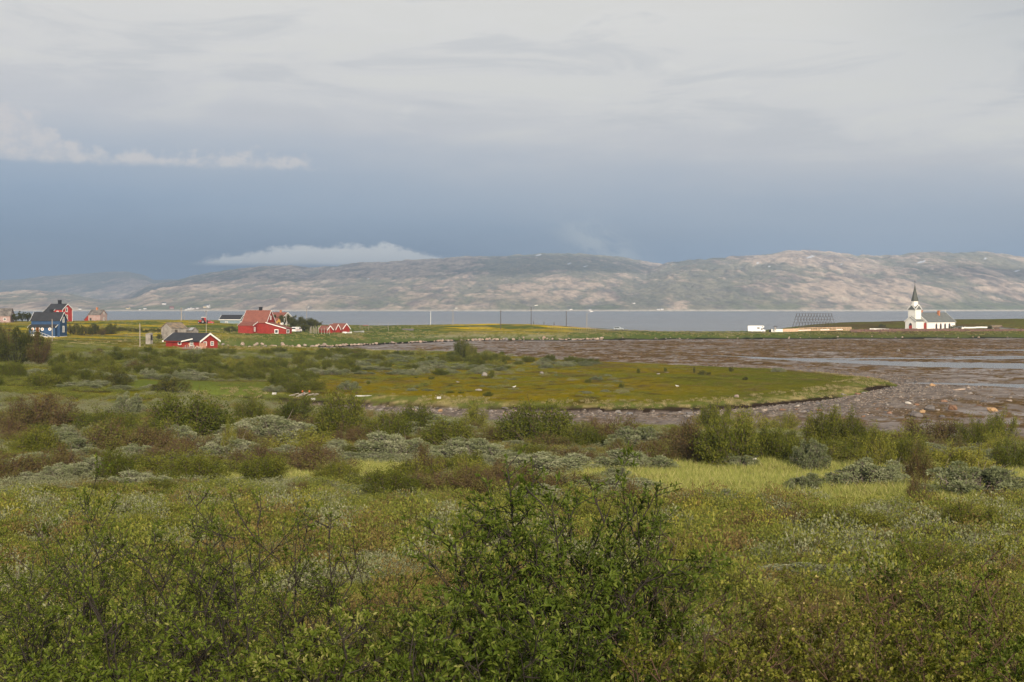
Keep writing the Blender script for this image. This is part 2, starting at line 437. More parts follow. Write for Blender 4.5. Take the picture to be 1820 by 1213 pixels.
C = cmix(C, (0.105, 0.118, 0.026), lf * sst(-0.3, 0.3, nC) * .8); C = cmix(C, (0.115, 0.142, 0.026), sst(176, 181, YY + nA * 4) * sst(198, 193, YY + nA * 4) * sst(205, 250, PX) * sst(500, 455, PX) * .9); C = cmix(C, (0.36, 0.29, 0.13), lf * sst(0.1, 0.5, nA) * sst(280, 330, YY))
# peninsula grassland
pn = sst(372, 400, YY)
g = np.zeros_like(C); g[:] = (0.13, 0.165, 0.035)
g = cmix(g, (0.10, 0.13, 0.03), sst(0, .5, nA)); g = cmix(g, (0.33, 0.28, 0.11), sst(0.12, 0.5, nC + .3 * nB) * .8); g = cmix(g, (0.20, 0.13, 0.05), sst(0.2, .5, fbm(XX / 20, YY / 9, 3, 66)) * .7)
fl = sst(-0.08, 0.2, fbm(XX / 22, YY / 6, 4, 67)) * sst(10, 22, SD)
flz = 2.0 * sst(780, 850, PX) * sst(1090, 1040, PX) * sst(555, 572, YY) + sst(480, 300, PX) * .6 + sst(700, 800, PX) * sst(1050, 1000, PX) * .4
g = cmix(g, (0.78, 0.53, 0.008), fl * np.clip(flz, 0, 1) * .9)
rt = sst(1380, 1500, PX)
g = cmix(g, (0.155, 0.135, 0.03), rt * .7); g = cmix(g, (0.12, 0.08, 0.03), rt * sst(0.0, 0.4, nC) * .7)
g = cmix(g, (0.36, 0.33, 0.18), sst(22, 9, SD) * sst(5, 9, SD) * sst(650, 760, PX) * sst(1060, 960, PX) * sst(-.3, .2, nB))
g = cmix(g, (0.11, 0.145, 0.032), sst(12, 8, SD + nB * 2) * .7)
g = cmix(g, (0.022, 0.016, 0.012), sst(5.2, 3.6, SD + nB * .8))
C = C + (g - C) * pn[..., None]
gr = sst(9, 3, S2)
C = cmix(C, (0.30, 0.27, 0.22), gr * (YY > 500))
# dark peat bank round the spit
bank = sst(1.9, 1.2, SD + nB * .4) * (SD > -0.4) * (YY < 375) * (YY > 140)
C = cmix(C, (0.030, 0.020, 0.013), bank * sst(-.45, .1, nC + .4 * nB))
# tidal mud, bladderwrack, gravel
mudm = (SD <= 0)
mc = np.zeros_like(C); mc[:] = (0.265, 0.215, 0.178)
mc = cmix(mc, (0.195, 0.155, 0.124), sst(-.2, .4, nA))
wz = sst(600, 1250, PX + nC * 250) * (0.45 + 0.55 * sst(260, 330, YY)) * sst(-3, -14, SD)
weed = sst(-0.02, 0.16, fbm(XX / 3.2, YY / 6.0, 5, 81, .6) + 0.30 * fbm(XX / 30, YY / 22, 3, 82) + (wz - .55) * .55)
weed = weed * sst(330, 560, PX)
fw = sst(-60, -25, SD) * sst(-3, -8, SD)
mc = cmix(mc, (0.150, 0.088, 0.030), weed * .85); mc = cmix(mc, (0.065, 0.038, 0.014), weed * sst(0.15, 0.5, nB))
mc = cmix(mc, (0.17, 0.115, 0.03), weed * sst(0.1, 0.4, -nB) * .7)
stn = sst(-26, -2, SD + 5 * nC) * (YY < 300)
mc = cmix(mc, (0.185, 0.145, 0.115), stn); mc = cmix(mc, (0.34, 0.28, 0.22), stn * sst(0.25, .45, nD)); mc = cmix(mc, (0.06, 0.05, 0.045), stn * sst(0.25, .45, -nD) * .8)
wet = np.where(mudm, np.clip((1 - weed) * (0.35 + 0.65 * sst(-.25, .35, -nA + .5 * nC)) * (1 - .7 * stn), 0, 1), 0)
C = np.where(mudm[..., None], mc, C)
C = C * (1 + 0.16 * nD[..., None] + 0.10 * nB[..., None])
C = C * np.where(mudm, .80, np.where(YY > 372, .72, 1.0))[..., None]; C = np.clip(C, 0.004, 1)

gm, nt, bs = newmat('ground')
ca = nt.node('ShaderNodeAttribute', attribute_name='col'); wa = nt.node('ShaderNodeAttribute', attribute_name='wet')
pos = nt.node('ShaderNodeNewGeometry').outputs['Position']
fn = nt.noise(pos, 3.0, 6, 0.7)
nt.set(bs.inputs['Base Color'], nt.mix(1.0, ca.outputs['Color'], nt.ramp(fn, [(0.25, (0.62, 0.62, 0.62, 1)), (0.75, (1.32, 1.32, 1.32, 1))]), 'MULTIPLY'))
wf = E(nt, wa.outputs['Fac'])
nt.set(bs.inputs['Roughness'], 0.92 - wf * 0.50); nt.set(bs.inputs['Specular IOR Level'], wf * 0.45)
bp = nt.node('ShaderNodeBump', {'Strength': 0.7, 'Distance': 0.12, 'Height': nt.noise(pos, 1.6, 7, 0.7)})
nt.set(bs.inputs['Normal'], bp.outputs[0])
V = np.stack([XX, YY, ZZ], -1).reshape(-1, 3)
me = mesh_np('ground', V, grid_faces(len(yy), len(tt)), mats=[gm], attrs={'wet': wet}, colors={'col': C.reshape(-1, 3)}, smooth=True)
tag(link('ground', me), kind='structure')
del V, XX, YY, ZZ, SD, S2, C, mc, g, moss, nA, nB, nC, nD

# ---------------------------------------------------------------- sea (also stands in the tidal channels)
wm, nt, bs = newmat('sea_water')
pos = nt.node('ShaderNodeNewGeometry').outputs['Position']
mp = nt.node('ShaderNodeMapping', {'Vector': pos, 'Scale': (0.35, 1.0, 1.0)})
n1 = nt.noise(mp.outputs[0], 0.35, 6, 0.62); n2 = nt.noise(mp.outputs[0], 0.012, 4, 0.55)
nt.set(bs.inputs['Base Color'], nt.mix(n2, (0.125, 0.126, 0.124, 1), (0.165, 0.162, 0.156, 1)))
nt.set(bs.inputs['Roughness'], 0.12 + n2 * 0.22)
bs.inputs['IOR'].default_value = 1.33; bs.inputs['Specular IOR Level'].default_value = 0.5
sy = E(nt, nt.node('ShaderNodeSeparateXYZ', {0: pos}).outputs[1])
calm = nt.ss(560.0, 700.0, sy)
bp = nt.node('ShaderNodeBump', {'Strength': nt.m('SUBTRACT', 1.0, calm * 0.15), 'Distance': 0.6, 'Height': n1})
nt.set(bs.inputs['Normal'], bp.outputs[0])
mb = MB(); mb.poly([(-16000, 100, 0), (16000, 100, 0), (16000, 14000, 0), (-16000, 14000, 0)], [(0, 1, 2, 3)])
tag(mb.build('sea', wm), kind='structure')

# ---------------------------------------------------------------- fells across the fjord
def lay(pts, D, ys, amp, px, Y, n, p=0.8):
    P = np.array(pts, float)
    crest = np.interp(px, P[:, 0], P[:, 1]); H = (HOR - crest) / F * D + CAMZ
    s = np.clip((Y - ys) / (D - ys), 0, 1)
    prof = np.where(Y <= D, s ** p, np.maximum(0, 1 - ((Y - D) / (0.45 * D)) ** 1.3 * .8))
    edge = sst(0, 40, H - CAMZ + 6)
    return (H * prof + n * amp * np.minimum(1, 0.35 + 0.9 * s * (1.3 - s)) * np.clip(H / 90, .08, 1)) * edge + (edge - 1) * 30
ht = np.concatenate([np.linspace(-1.5, -0.62, 60), np.linspace(-0.61, 0.61, 1250), np.linspace(0.62, 1.5, 60)])
hy = np.geomspace(4040, 13000, 560)
TT, YY = np.meshgrid(ht, hy); XX = TT * YY; PX = 910 + TT * F
warp = 60 * vn(XX / 300, YY / 300, 90)
b1 = 1 - 2 * billow((XX + warp) / 330, (YY + warp * 3 + XX * .4) / 1300, 4, 91, .5); b2 = 1 - 2 * billow((XX - warp) / 95, (YY + warp * 2 - XX * .4) / 300, 6, 95, .6); b3 = fbm(XX / 800, YY / 1800, 3, 99)
nz = -b1 * .62 - b2 * .62 + b3 * .45
L = []
L.append(lay([(-900, 505), (-300, 500), (0, 497), (40, 495), (100, 489), (170, 484), (230, 482), (258, 489), (275, 498), (335, 496), (420, 500), (600, 518), (700, 560)], 11500, 8000, 18, PX, YY, nz))
L.append(lay([(-900, 560), (150, 556), (200, 540), (262, 505), (300, 500), (345, 488), (400, 479), (460, 474), (520, 471), (550, 477), (600, 471), (650, 467), (700, 465), (760, 461), (830, 456), (900, 453), (960, 449),
              (1010, 447), (1060, 450), (1110, 456), (1160, 467), (1250, 482), (1400, 505), (1820, 530), (2600, 545)], 8200, 4400, 26, PX, YY, nz))
L.append(lay([(-1500, 520), (-300, 515), (0, 518), (60, 516), (130, 520), (180, 532), (240, 529), (270, 516), (330, 508), (420, 504), (500, 500), (560, 504), (640, 502), (700, 499), (800, 495), (900, 493), (1000, 503), (1080, 522), (1160, 540), (1250, 556), (3000, 556)], 5900, 4060, 30, PX, YY, nz))
L.append(lay([(-900, 560), (980, 553), (1020, 541), (1050, 516), (1100, 496), (1150, 481), (1190, 464), (1240, 457), (1300, 454), (1360, 450), (1400, 445), (1450, 446), (1500, 450), (1550, 453), (1600, 449), (1640, 445), (1700, 444),
              (1750, 446), (1800, 453), (1850, 459), (2000, 470), (2600, 490), (3300, 500)], 6700, 4200, 34, PX, YY, nz, 0.72))
L.append(lay([(-900, 560), (1600, 556), (1640, 522), (1680, 502), (1720, 484), (1770, 478), (1820, 476), (1900, 480), (2100, 490), (2600, 515), (3300, 530)], 5300, 4500, 24, PX, YY, nz))
L.append(lay([(-2000, 546), (0, 546), (260, 543), (420, 538), (700, 533), (1000, 537), (1150, 530), (1300, 526), (1450, 529), (1600, 531), (1820, 527), (3300, 530)], 4550, 4045, 26, PX, YY, nz, .6))
ZH = np.max(np.stack(L), 0); which = np.argmax(np.stack(L), 0)
ZH = np.minimum(np.maximum(ZH, np.minimum(7, (YY - 4040) * .06)), -2.0 + (YY - 4040) * .16) - sst(12500, 13000, YY) * 250
gy, gx = np.gradient(ZH); slope = np.abs(gy / np.gradient(YY, axis=0))
hollow = sst(0.08, 0.44, -(nz) + .40 * fbm(XX / 28, YY / 90, 6, 104, .65))
Ch = np.zeros(XX.shape + (3,)); Ch[:] = (0.42, 0.335, 0.272)
Ch = cmix(Ch, (0.20, 0.165, 0.150), sst(-.1, .5, fbm(XX / 70, YY / 330, 5, 101))); Ch = cmix(Ch, (0.52, 0.41, 0.33), sst(.15, .6, fbm(XX / 45, YY / 220, 5, 105)) * .8)
Ch = cmix(Ch, (0.135, 0.145, 0.105), hollow * .75)
Ch = cmix(Ch, (0.12, 0.14, 0.085), sst(70, 12, ZH) * sst(-.2, .25, fbm(XX / 150, YY / 420, 5, 102)) * .8)
Ch = cmix(Ch, (0.15, 0.14, 0.135), sst(.08, .35, fbm(XX / 22, YY / 90, 4, 103)) * .6)
cloud_shade = (which == 4) * 1.0
Ch = cmix(Ch, (0.17, 0.16, 0.155), cloud_shade * .7)  # cloud shadow on the right front hill, put into its colour
Ch = cmix(Ch, (0.40, 0.37, 0.33), sst(7, 3, ZH))
Ch = np.clip(Ch * [1.62, 1.60, 1.52] + .02, 0, .75)
PYH = HOR - (ZH - CAMZ) / YY * F
for sx_, sy_, ax, ay in [(1440, 457, 8, 1.8), (1637, 466, 9, 2.0), (1346, 468, 4, 1.3), (1367, 474, 3, 1), (957, 454, 6, 1.4), (1012, 469, 4, 1.2), (1040, 474, 5, 1), (1750, 460, 3, 1.4), (1806, 482, 5, 1.3), (655, 496, 3, 1), (1495, 470, 3, 1)]:
    m_ = np.exp(-(((PX - sx_) / ax) ** 2 + ((PYH - sy_ - (PX - sx_) * -.25) / ay) ** 2)) * (which < 5)
    Ch = cmix(Ch, (0.86, 0.87, 0.9), sst(.35, .55, m_ + .15 * vn(XX / 9, YY / 9, 110)))
hm, nt, bs = newmat('fell_rock')
ca = nt.node('ShaderNodeAttribute', attribute_name='col')
pos = nt.node('ShaderNodeNewGeometry').outputs['Position']
fn = nt.noise(nt.node('ShaderNodeMapping', {'Vector': pos, 'Scale': (1, .3, 1)}).outputs[0], 0.045, 8, 0.72)
nt.set(bs.inputs['Base Color'], nt.mix(1.0, ca.outputs['Color'], nt.ramp(fn, [(0.28, (0.6, 0.6, 0.62, 1)), (0.72, (1.3, 1.3, 1.28, 1))]), 'MULTIPLY'))
bs.inputs['Roughness'].default_value = 0.95; bs.inputs['Specular IOR Level'].default_value = 0.0
bp = nt.node('ShaderNodeBump', {'Strength': 1.0, 'Distance': 14.0, 'Height': nt.noise(nt.node('ShaderNodeMapping', {'Vector': pos, 'Scale': (1, .35, 1)}).outputs[0], 0.03, 8, 0.68)})
nt.set(bs.inputs['Normal'], bp.outputs[0])
me = mesh_np('hills', np.stack([XX, YY, ZH], -1).reshape(-1, 3), grid_faces(len(hy), len(ht)), mats=[hm], colors={'col': Ch.reshape(-1, 3)}, smooth=True)
tag(link('hills', me), kind='structure')
HZ = (ht, hy, ZH)
def hill_z(x, y):
    i = int(np.argmin(np.abs(ht - x / y))); j = int(np.argmin(np.abs(hy - y))); return float(ZH[j, i])

# ---------------------------------------------------------------- the air
am = bpy.data.materials.new('haze_air'); am.use_nodes = True
for n in list(am.node_tree.nodes):
    if n.type != 'OUTPUT_MATERIAL': am.node_tree.nodes.remove(n)
nt = NT(am.node_tree)
pv = nt.node('ShaderNodeVolumePrincipled', {'Color': (0.41, 0.57, 0.81, 1), 'Density': 1.3e-4, 'Anisotropy': 0.0})
nt.l.new(pv.outputs[0], am.node_tree.nodes['Material Output'].inputs['Volume'])
mb = MB(); mb.box(-20000, 20000, -120, 14500, -4, 440)
tag(mb.build('haze', am), kind='stuff')

# ---------------------------------------------------------------- unseen clouds, added high above the view to shade the hills
cm_, nt, bs = newmat('shade_cloud_white'); bs.inputs['Base Color'].default_value = (.85, .86, .88, 1); bs.inputs['Roughness'].default_value = 1; bs.inputs['Specular IOR Level'].default_value = 0
def shade_cloud(tx, ty, zc, rx, ry, seed):
    """thick lumpy cloud whose shadow falls on (tx,ty)"""
    k = (zc - 100 * (ty > 3000)) / sv.z; cx, cy_ = tx + sv.x * k, ty + sv.y * k
    bm = bmesh.new(); bmesh.ops.create_icosphere(bm, subdivisions=6, radius=1.0)
    P = np.array([v.co[:] for v in bm.verts]); d = 1 + .30 * fbm(P[:, 0] * 1.7 + seed, P[:, 1] * 1.7 + P[:, 2] * 1.1, 5, seed, .55) + .12 * billow(P[:, 0] * 4 + seed, P[:, 1] * 4 + P[:, 2] * 3, 4, seed + 5)
    P = P * d[:, None] * [rx, ry, min(rx, ry) * .16]
    for v, p in zip(bm.verts, P): v.co = p
    for f in bm.faces: f.smooth = True
    me = bpy.data.meshes.new('shade_cloud'); bm.to_mesh(me); bm.free(); me.materials.append(cm_)
    tag(link('shade_cloud', me, None, (cx, cy_, zc)), kind='structure')
shade_cloud(-1450, 7500, 2500, 2350, 1350, 14)
shade_cloud(2150, 5450, 2500, 560, 420, 25)
shade_cloud(-3600, 11500, 2600, 3800, 2300, 36)
# ---------------------------------------------------------------- materials for built things
RED = paint('red_boards', (0.29, 0.026, 0.014, 1), .6, .14, 1.2, boards=('X', 2.5))
RED2 = paint('bright_red_boards', (0.44, 0.040, 0.028, 1), .6, .12, 1.2, boards=('X', 2.5))
BLUE = paint('blue_boards', (0.024, 0.068, 0.155, 1), .6, .14, 1.2, boards=('Z', 2.5))
PINK = paint('faded_pink_boards', (0.33, 0.21, 0.19, 1), .8, .16, 1.0, c2=(.36, .28, .26, 1), boards=('Z', 2.2))
GREYW = paint('weathered_grey_boards', (0.32, 0.29, 0.25, 1), .85, .16, .9, c2=(.19, .165, .14, 1), boards=('X', 2.2))
DKW = paint('dark_wood', (0.07, 0.055, 0.045, 1), .85)
POLEW = paint('pole_wood', (0.34, 0.30, 0.25, 1), .85, .14, 3)
POLED = paint('dark_pole_wood', (0.09, 0.075, 0.062, 1), .85, .14, 3)
GBLUE = paint('grey_blue_boards', (0.20, 0.27, 0.30, 1), .65, boards=('Z', 2.5))
WHITE = paint('white_paint', (0.80, 0.79, 0.75, 1), .55, .03, 1.5)
CHW = paint('church_white_boards', (0.82, 0.80, 0.74, 1), .55, .02, .6, boards=('Z', 2.2))
CONC = paint('whitewashed_concrete', (0.78, 0.77, 0.74, 1), .8, .05, .8)
BLACKROOF = paint('dark_felt_roof', (0.035, 0.036, 0.040, 1), .75, .12, .6)
RUSTROOF = paint('rust_red_roof', (0.235, 0.085, 0.06, 1), .7, .12, .8)
SLATE = paint('grey_green_slate', (0.155, 0.165, 0.155, 1), .7, .16, .9)
OLDROOF = paint('patched_roof', (0.20, 0.18, 0.16, 1), .85, .25, .7, c2=(.06, .055, .05, 1))
RUSTY = paint('rusty_turf_roof', (0.28, 0.20, 0.12, 1), .9, .25, .7, c2=(.12, .11, .095, 1))
BRICK = paint('orange_brick', (0.50, 0.20, 0.09, 1), .85, .12, 3)
BLACK = paint('black_metal', (0.015, 0.015, 0.017, 1), .6)
DOORO = paint('orange_door', (0.58, 0.10, 0.02, 1), .5)
DOORR = paint('red_church_door', (0.45, 0.05, 0.03, 1), .55)
PLUM = paint('plum_window_paint', (0.24, 0.085, 0.085, 1), .55)
YEL = paint('ochre_boards', (0.55, 0.30, 0.06, 1), .7)
SALMON = paint('fresh_pine_boards', (0.62, 0.42, 0.27, 1), .75, .1, 1.0, boards=('X', 3))
TYRE = paint('tyre_rubber', (0.02, 0.02, 0.02, 1), .85)
CARW = paint('white_gelcoat', (0.80, 0.79, 0.77, 1), .35, .02, 1, spec=.5)
SILVER = paint('silver_car_paint', (0.42, 0.46, 0.48, 1), .35, .03, 1, spec=.6, metal=.3)
CARRED = paint('red_machine_paint', (0.42, 0.02, 0.02, 1), .4, .08, 1, spec=.5)
RIM = paint('steel_rim', (0.4, 0.4, 0.4, 1), .4, .05, 1, metal=.6)
STONEW = paint('red_brown_stone', (0.20, 0.115, 0.085, 1), .95, .25, 1.4, c2=(.09, .055, .045, 1))
SPIRE = paint('green_grey_spire', (0.085, 0.09, 0.075, 1), .6, .14, .8)
GALV = paint('galvanised_metal', (0.5, 0.5, 0.5, 1), .45, .06, 1, metal=.4)
LAMPW = paint('lamp_head_white', (0.75, 0.75, 0.75, 1), .4, .03, 1)
def glassmat():
    m, nt, b = newmat('dark_window_glass')
    tcc = nt.node('ShaderNodeTexCoord').outputs['Object']
    nt.set(b.inputs['Base Color'], nt.mix(nt.noise(tcc, 1.3, 2), (0.02, 0.025, 0.03, 1), (0.07, 0.08, 0.09, 1)))
    b.inputs['Roughness'].default_value = 0.12
    return m
GLASS = glassmat()

# ---------------------------------------------------------------- building parts (local: x along ridge, y away from the viewer, z up)
def walls(P, x0, x1, y0, y1, eave, ridge, mat, base=-1.2, name='wall'):
    ym = (y0 + y1) / 2
    mb = MB(); mb.prism([(y0, base), (y1, base), (y1, eave), (ym, ridge), (y0, eave)], 'x', x0, x1)
    return mb.build(name, mat, P)
def gable_roof(P, x0, x1, y0, y1, eave, ridge, mat, oh=.35, t=.16, trim=WHITE, tw=.26):
    ym = (y0 + y1) / 2; hw = (y1 - y0) / 2; k = (ridge - eave) / hw
    ze = eave - k * oh + .10; zr = ridge + .10
    mb = MB()
    mb.prism([(y0 - oh, ze), (ym, zr), (ym, zr + t), (y0 - oh, ze + t)], 'x', x0 - oh, x1 + oh)
    mb.prism([(y1 + oh, ze), (y1 + oh, ze + t), (ym, zr + t), (ym, zr)], 'x', x0 - oh, x1 + oh)
    r = mb.build('roof', mat, P)
    if trim:
        for xx, s in ((x0 - oh, -1), (x1 + oh, 1)):
            mb = MB(); a, b = (xx + .004 * s, xx + .07 * s) if s > 0 else (xx - .07, xx - .004)
            d = tw - t
            mb.prism([(y0 - oh - .03, ze - d), (ym, zr - d), (ym, zr + t + .03), (y0 - oh - .03, ze + t + .03)], 'x', a, b)
            mb.prism([(y1 + oh + .03, ze - d), (y1 + oh + .03, ze + t + .03), (ym, zr + t + .03), (ym, zr - d)], 'x', a, b)
            mb.build('bargeboard', trim, P)
    return r
def lean_to(P, x0, x1, y0, y1, zlo, zhi, slope, wallm, roofm, base=-1.2, oh=.25, trim=WHITE, wname='annex_wall'):
    """slope: direction the roof falls towards: '-y', '+x', '-x' """
    mb = MB()
    if slope == '-y':
        mb.prism([(y0, base), (y1, base), (y1, zhi), (y0, zlo)], 'x', x0, x1); mb.build(wname, wallm, P)
        k = (zhi - zlo) / (y1 - y0); mb = MB()
        mb.prism([(y0 - oh, zlo - k * oh + .05), (y1, zhi + .05), (y1, zhi + .19), (y0 - oh, zlo - k * oh + .19)], 'x', x0 - oh, x1 + oh); mb.build('annex_roof', roofm, P)
        if trim:
            for xx, s in ((x0 - oh, -1), (x1 + oh, 1)):
                mb = MB(); mb.prism([(y0 - oh - .02, zlo - k * oh - .06), (y1, zhi - .06), (y1, zhi + .22), (y0 - oh - .02, zlo - k * oh + .22)], 'x', min(xx + .004 * s, xx + .07 * s), max(xx + .004 * s, xx + .07 * s)); mb.build('bargeboard', trim, P)
    else:
        s = 1 if slope == '+x' else -1
        hi, lo_ = (x0, x1) if s > 0 else (x1, x0)
        mb.prism([(hi, base), (lo_, base), (lo_, zlo), (hi, zhi)], 'y', y0, y1); mb.build(wname, wallm, P)
        k = (zhi - zlo) / abs(lo_ - hi); mb = MB()
        e = lo_ + s * oh
        mb.prism([(hi, zhi + .05), (e, zlo - k * oh + .05), (e, zlo - k * oh + .19), (hi, zhi + .19)], 'y', y0 - oh, y1 + oh); mb.build('annex_roof', roofm, P)
        if trim:
            mb = MB(); mb.prism([(hi, zhi - .08), (e, zlo - k * oh - .08), (e, zlo - k * oh + .22), (hi, zhi + .22)], 'y', y0 - oh - .07, y0 - oh - .004); mb.build('bargeboard', trim, P)
def face_fn(face, at):
    if face == '-y': return lambda u, v, d: (u, at - d, v)
    if face == '+x': return lambda u, v, d: (at + d, u, v)
    if face == '-x': return lambda u, v, d: (at - d, u, v)
def fbox(mb, f, u0, u1, v0, v1, d0, d1):
    p = [f(u, v, d) for d in (d0, d1) for u, v in ((u0, v0), (u1, v0), (u1, v1), (u0, v1))]
    mb.poly(p, [(3, 2, 1, 0), (4, 5, 6, 7), (0, 1, 5, 4), (1, 2, 6, 5), (2, 3, 7, 6), (3, 0, 4, 7)])
def window(P, face, at, u, v, w_, h_, frame=WHITE, fw=.14, cross=(1, 1), pane=None):
    f = face_fn(face, at); mb = MB(); a, b = w_ / 2, h_ / 2
    fbox(mb, f, u - a, u + a, v - b, v - b + fw, .003, .09); fbox(mb, f, u - a, u + a, v + b - fw, v + b, .003, .09)
    fbox(mb, f, u - a, u - a + fw, v - b + fw, v + b - fw, .003, .088); fbox(mb, f, u + a - fw, u + a, v - b + fw, v + b - fw, .003, .088)
    for i in range(cross[0]):
        uu = u - a + w_ * (i + 1) / (cross[0] + 1); fbox(mb, f, uu - .04, uu + .04, v - b + fw, v + b - fw, .003, .07)
    for i in range(cross[1]):
        vv = v - b + h_ * (i + 1) / (cross[1] + 1); fbox(mb, f, u - a + fw, u + a - fw, vv - .035, vv + .035, .003, .066)
    wn = mb.build('window', frame, P)
    mb = MB(); fbox(mb, f, u - a + fw * .6, u + a - fw * .6, v - b + fw * .6, v + b - fw * .6, .005, .03); mb.build('pane', pane or GLASS, wn)
    return wn
def round_window(P, face, at, u, v, r, mat=WHITE, inner=None):
    f = face_fn(face, at); mb = MB(); k = 8
    def ring(rr, d): return [f(u + rr * math.cos((i + .5) * math.pi / 4), v + rr * math.sin((i + .5) * math.pi / 4), d) for i in range(k)]
    p = ring(r, .003) + ring(r, .09) + ring(r * .5, .09) + ring(r * .5, .003)
    fc = []
    for j in range(3): fc += [(j * k + i, j * k + (i + 1) % k, (j + 1) * k + (i + 1) % k, (j + 1) * k + i) for i in range(k)]
    mb.poly(p, fc); wn = mb.build('window', mat, P)
    mb = MB(); mb.poly(ring(r * .55, .005) + ring(r * .55, .04), [tuple(range(8)), tuple(range(8, 16))] + [(i, (i + 1) % 8, 8 + (i + 1) % 8, 8 + i) for i in range(8)]); mb.build('pane', inner or GLASS, wn)
def door(P, face, at, u, z0, w_, h_, mat, frame=WHITE):
    f = face_fn(face, at); mb = MB()
    fbox(mb, f, u - w_ / 2, u + w_ / 2, z0, z0 + h_, .003, .06); d = mb.build('door', mat, P)
    if frame:
        mb = MB()
        for s in (-1, 1): fbox(mb, f, u + s * (w_ / 2 + .1) - .1, u + s * (w_ / 2 + .1) + .1, z0, z0 + h_, .003, .09)
        fbox(mb, f, u - w_ / 2 - .2, u + w_ / 2 + .2, z0 + h_, z0 + h_ + .2, .003, .092); mb.build('door_frame', frame, d)
    mb = MB(); fbox(mb, f, u + w_ * .3, u + w_ * .42, z0 + h_ * .46, z0 + h_ * .5, .06, .12); mb.build('handle', BLACK, d)
def chimney(P, x, y, z0, z1, w_, mat, cap=BLACK):
    mb = MB(); mb.box(x - w_ / 2, x + w_ / 2, y - w_ / 2, y + w_ / 2, z0, z1); c = mb.build('chimney', mat, P)
    mb = MB(); mb.box(x - w_ * .62, x + w_ * .62, y - w_ * .62, y + w_ * .62, z1 + .003, z1 + .14); mb.build('chimney_cap', cap, c)
def house(name, label, cat, px, Y, py_base, yaw, group=None):
    """yaw>0 (degrees) turns the right-hand gable towards the viewer"""
    x = px_x(px, Y); z = ray_at(px, py_base, Y)[2]
    return empty(name, (x, Y, z), -R(yaw) - math.atan2(x, Y), label, cat, group)

# --- big red house with the rust-coloured roof
h = house('red_house', 'big red house with steep rust-red roof, black chimney and long annex', 'house', 460, 455, 594.5, 23)
walls(h, -4.5, 4.5, -4, 4, 4.5, 8.6, RED); gable_roof(h, -4.5, 4.5, -4, 4, 4.5, 8.6, RUSTROOF, .4)
lean_to(h, -4.5, 1.1, -8.2, -4.0, 3.3, 4.55, '-y', RED, RUSTROOF)
lean_to(h, 4.5, 12.2, -4.2, 1.6, 2.2, 4.3, '+x', RED, RUSTROOF)
window(h, '+x', 4.5, .3, 6.1, 1.1, 1.5); window(h, '+x', 1.1, -6.4, 1.9, 1.2, 1.6)
window(h, '-y', -4.2, 8.6, 1.15, 1.5, 1.5, cross=(0, 0), fw=.24); window(h, '+x', 12.2, -2.2, 1.2, 2.6, 1.4, cross=(1, 0), fw=.2)
chimney(h, .6, .4, 8.3, 9.9, 1.0, BLACK)

# --- long red boathouse by the shore
h = house('red_boathouse', 'long low red house with black roof and white gable boards near shore', 'house', 340.5, 362, 622, 45)
walls(h, -6.8, 6.8, -3.6, 3.6, 2.75, 4.75, RED); gable_roof(h, -6.8, 6.8, -3.6, 3.6, 2.75, 4.75, BLACKROOF, .55, tw=.5)
for u in (-1.5, 1.3): window(h, '+x', 6.8, u, 1.9, 1.25, 1.25)
window(h, '-y', -3.6, 3.6, 1.9, 1.2, 1.25); window(h, '-y', -3.6, -1.2, 2.0, 1.3, 1.0, cross=(0, 0))
mb = MB(); mb.prism([(0.1, 2.35), (4.6, 3.15), (4.6, 3.5), (0.1, 2.7)], 'y', -4.33, -4.24); mb.build('bargeboard', WHITE, h)
mb = MB(); mb.box(-7.3, -0.1, -4.22, -4.16, 2.42, 2.62); mb.build('fascia', RED, h)
mb = MB(); mb.box(-6.8, 6.8, -3.66, -3.603, -.3, .1); mb.build('plinth', CONC, h)
for xx in (-7.32,): mb = MB(); mb.box(xx - .05, xx + .35, -4.5, -4.25, 2.3, 2.75); mb.build('gutter_box', WHITE, h)

# --- blue house
h = house('blue_house', 'dark blue two-storey house with black roof and orange door', 'house', 87.5, 400, 598, 20)
walls(h, -4.55, 4.55, -3.25, 3.25, 5.1, 7.6, BLUE); gable_roof(h, -4.55, 4.55, -3.25, 3.25, 5.1, 7.6, BLACKROOF, .3, tw=.24)
lean_to(h, -4.55, 3.75, -5.4, -3.25, 2.95, 3.7, '-y', BLUE, BLACKROOF)
for u in (-3.3, -.25, 2.15): round_window(h, '-y', -5.4, u, 2.4, .52, inner=DOORO)
door(h, '-y', -5.4, -1.75, .95, .95, 1.95, DOORO)
window(h, '+x', 4.55, .1, 5.35, 1.5, 1.9); window(h, '+x', 4.55, .1, 2.3, 1.5, 2.1)
mb = MB(); mb.box(-4.6, 3.80, -5.46, -3.25, -2.2, .02); mb.box(-4.6, 4.61, -3.249, 3.3, -2.2, .02); mb.build('foundation', CONC, h)
mb = MB()
mb.prism([(-3.4, .85), (-.9, .85), (3.9, -.9), (3.9, -1.9), (-3.4, -1.9)], 'y', -7.0, -6.86)
mb.build('ramp', CONC, h)
mb = MB()
for i in range(8): mb.bar((-3.3 + i * .9, -6.93, .85 - max(0, i * .9 - 2.4) * .36 - .1), (-3.3 + i * .9, -6.93, 1.6 - max(0, i * .9 - 2.4) * .36), .035)
mb.bar((-3.3, -6.93, 1.6), (-.9, -6.93, 1.6), .04); mb.bar((-.9, -6.93, 1.6), (3.1, -6.93, .14), .04)
mb.build('railing', WHITE, h)
chimney(h, .75, .2, 7.3, 8.5, .95, BLACK)

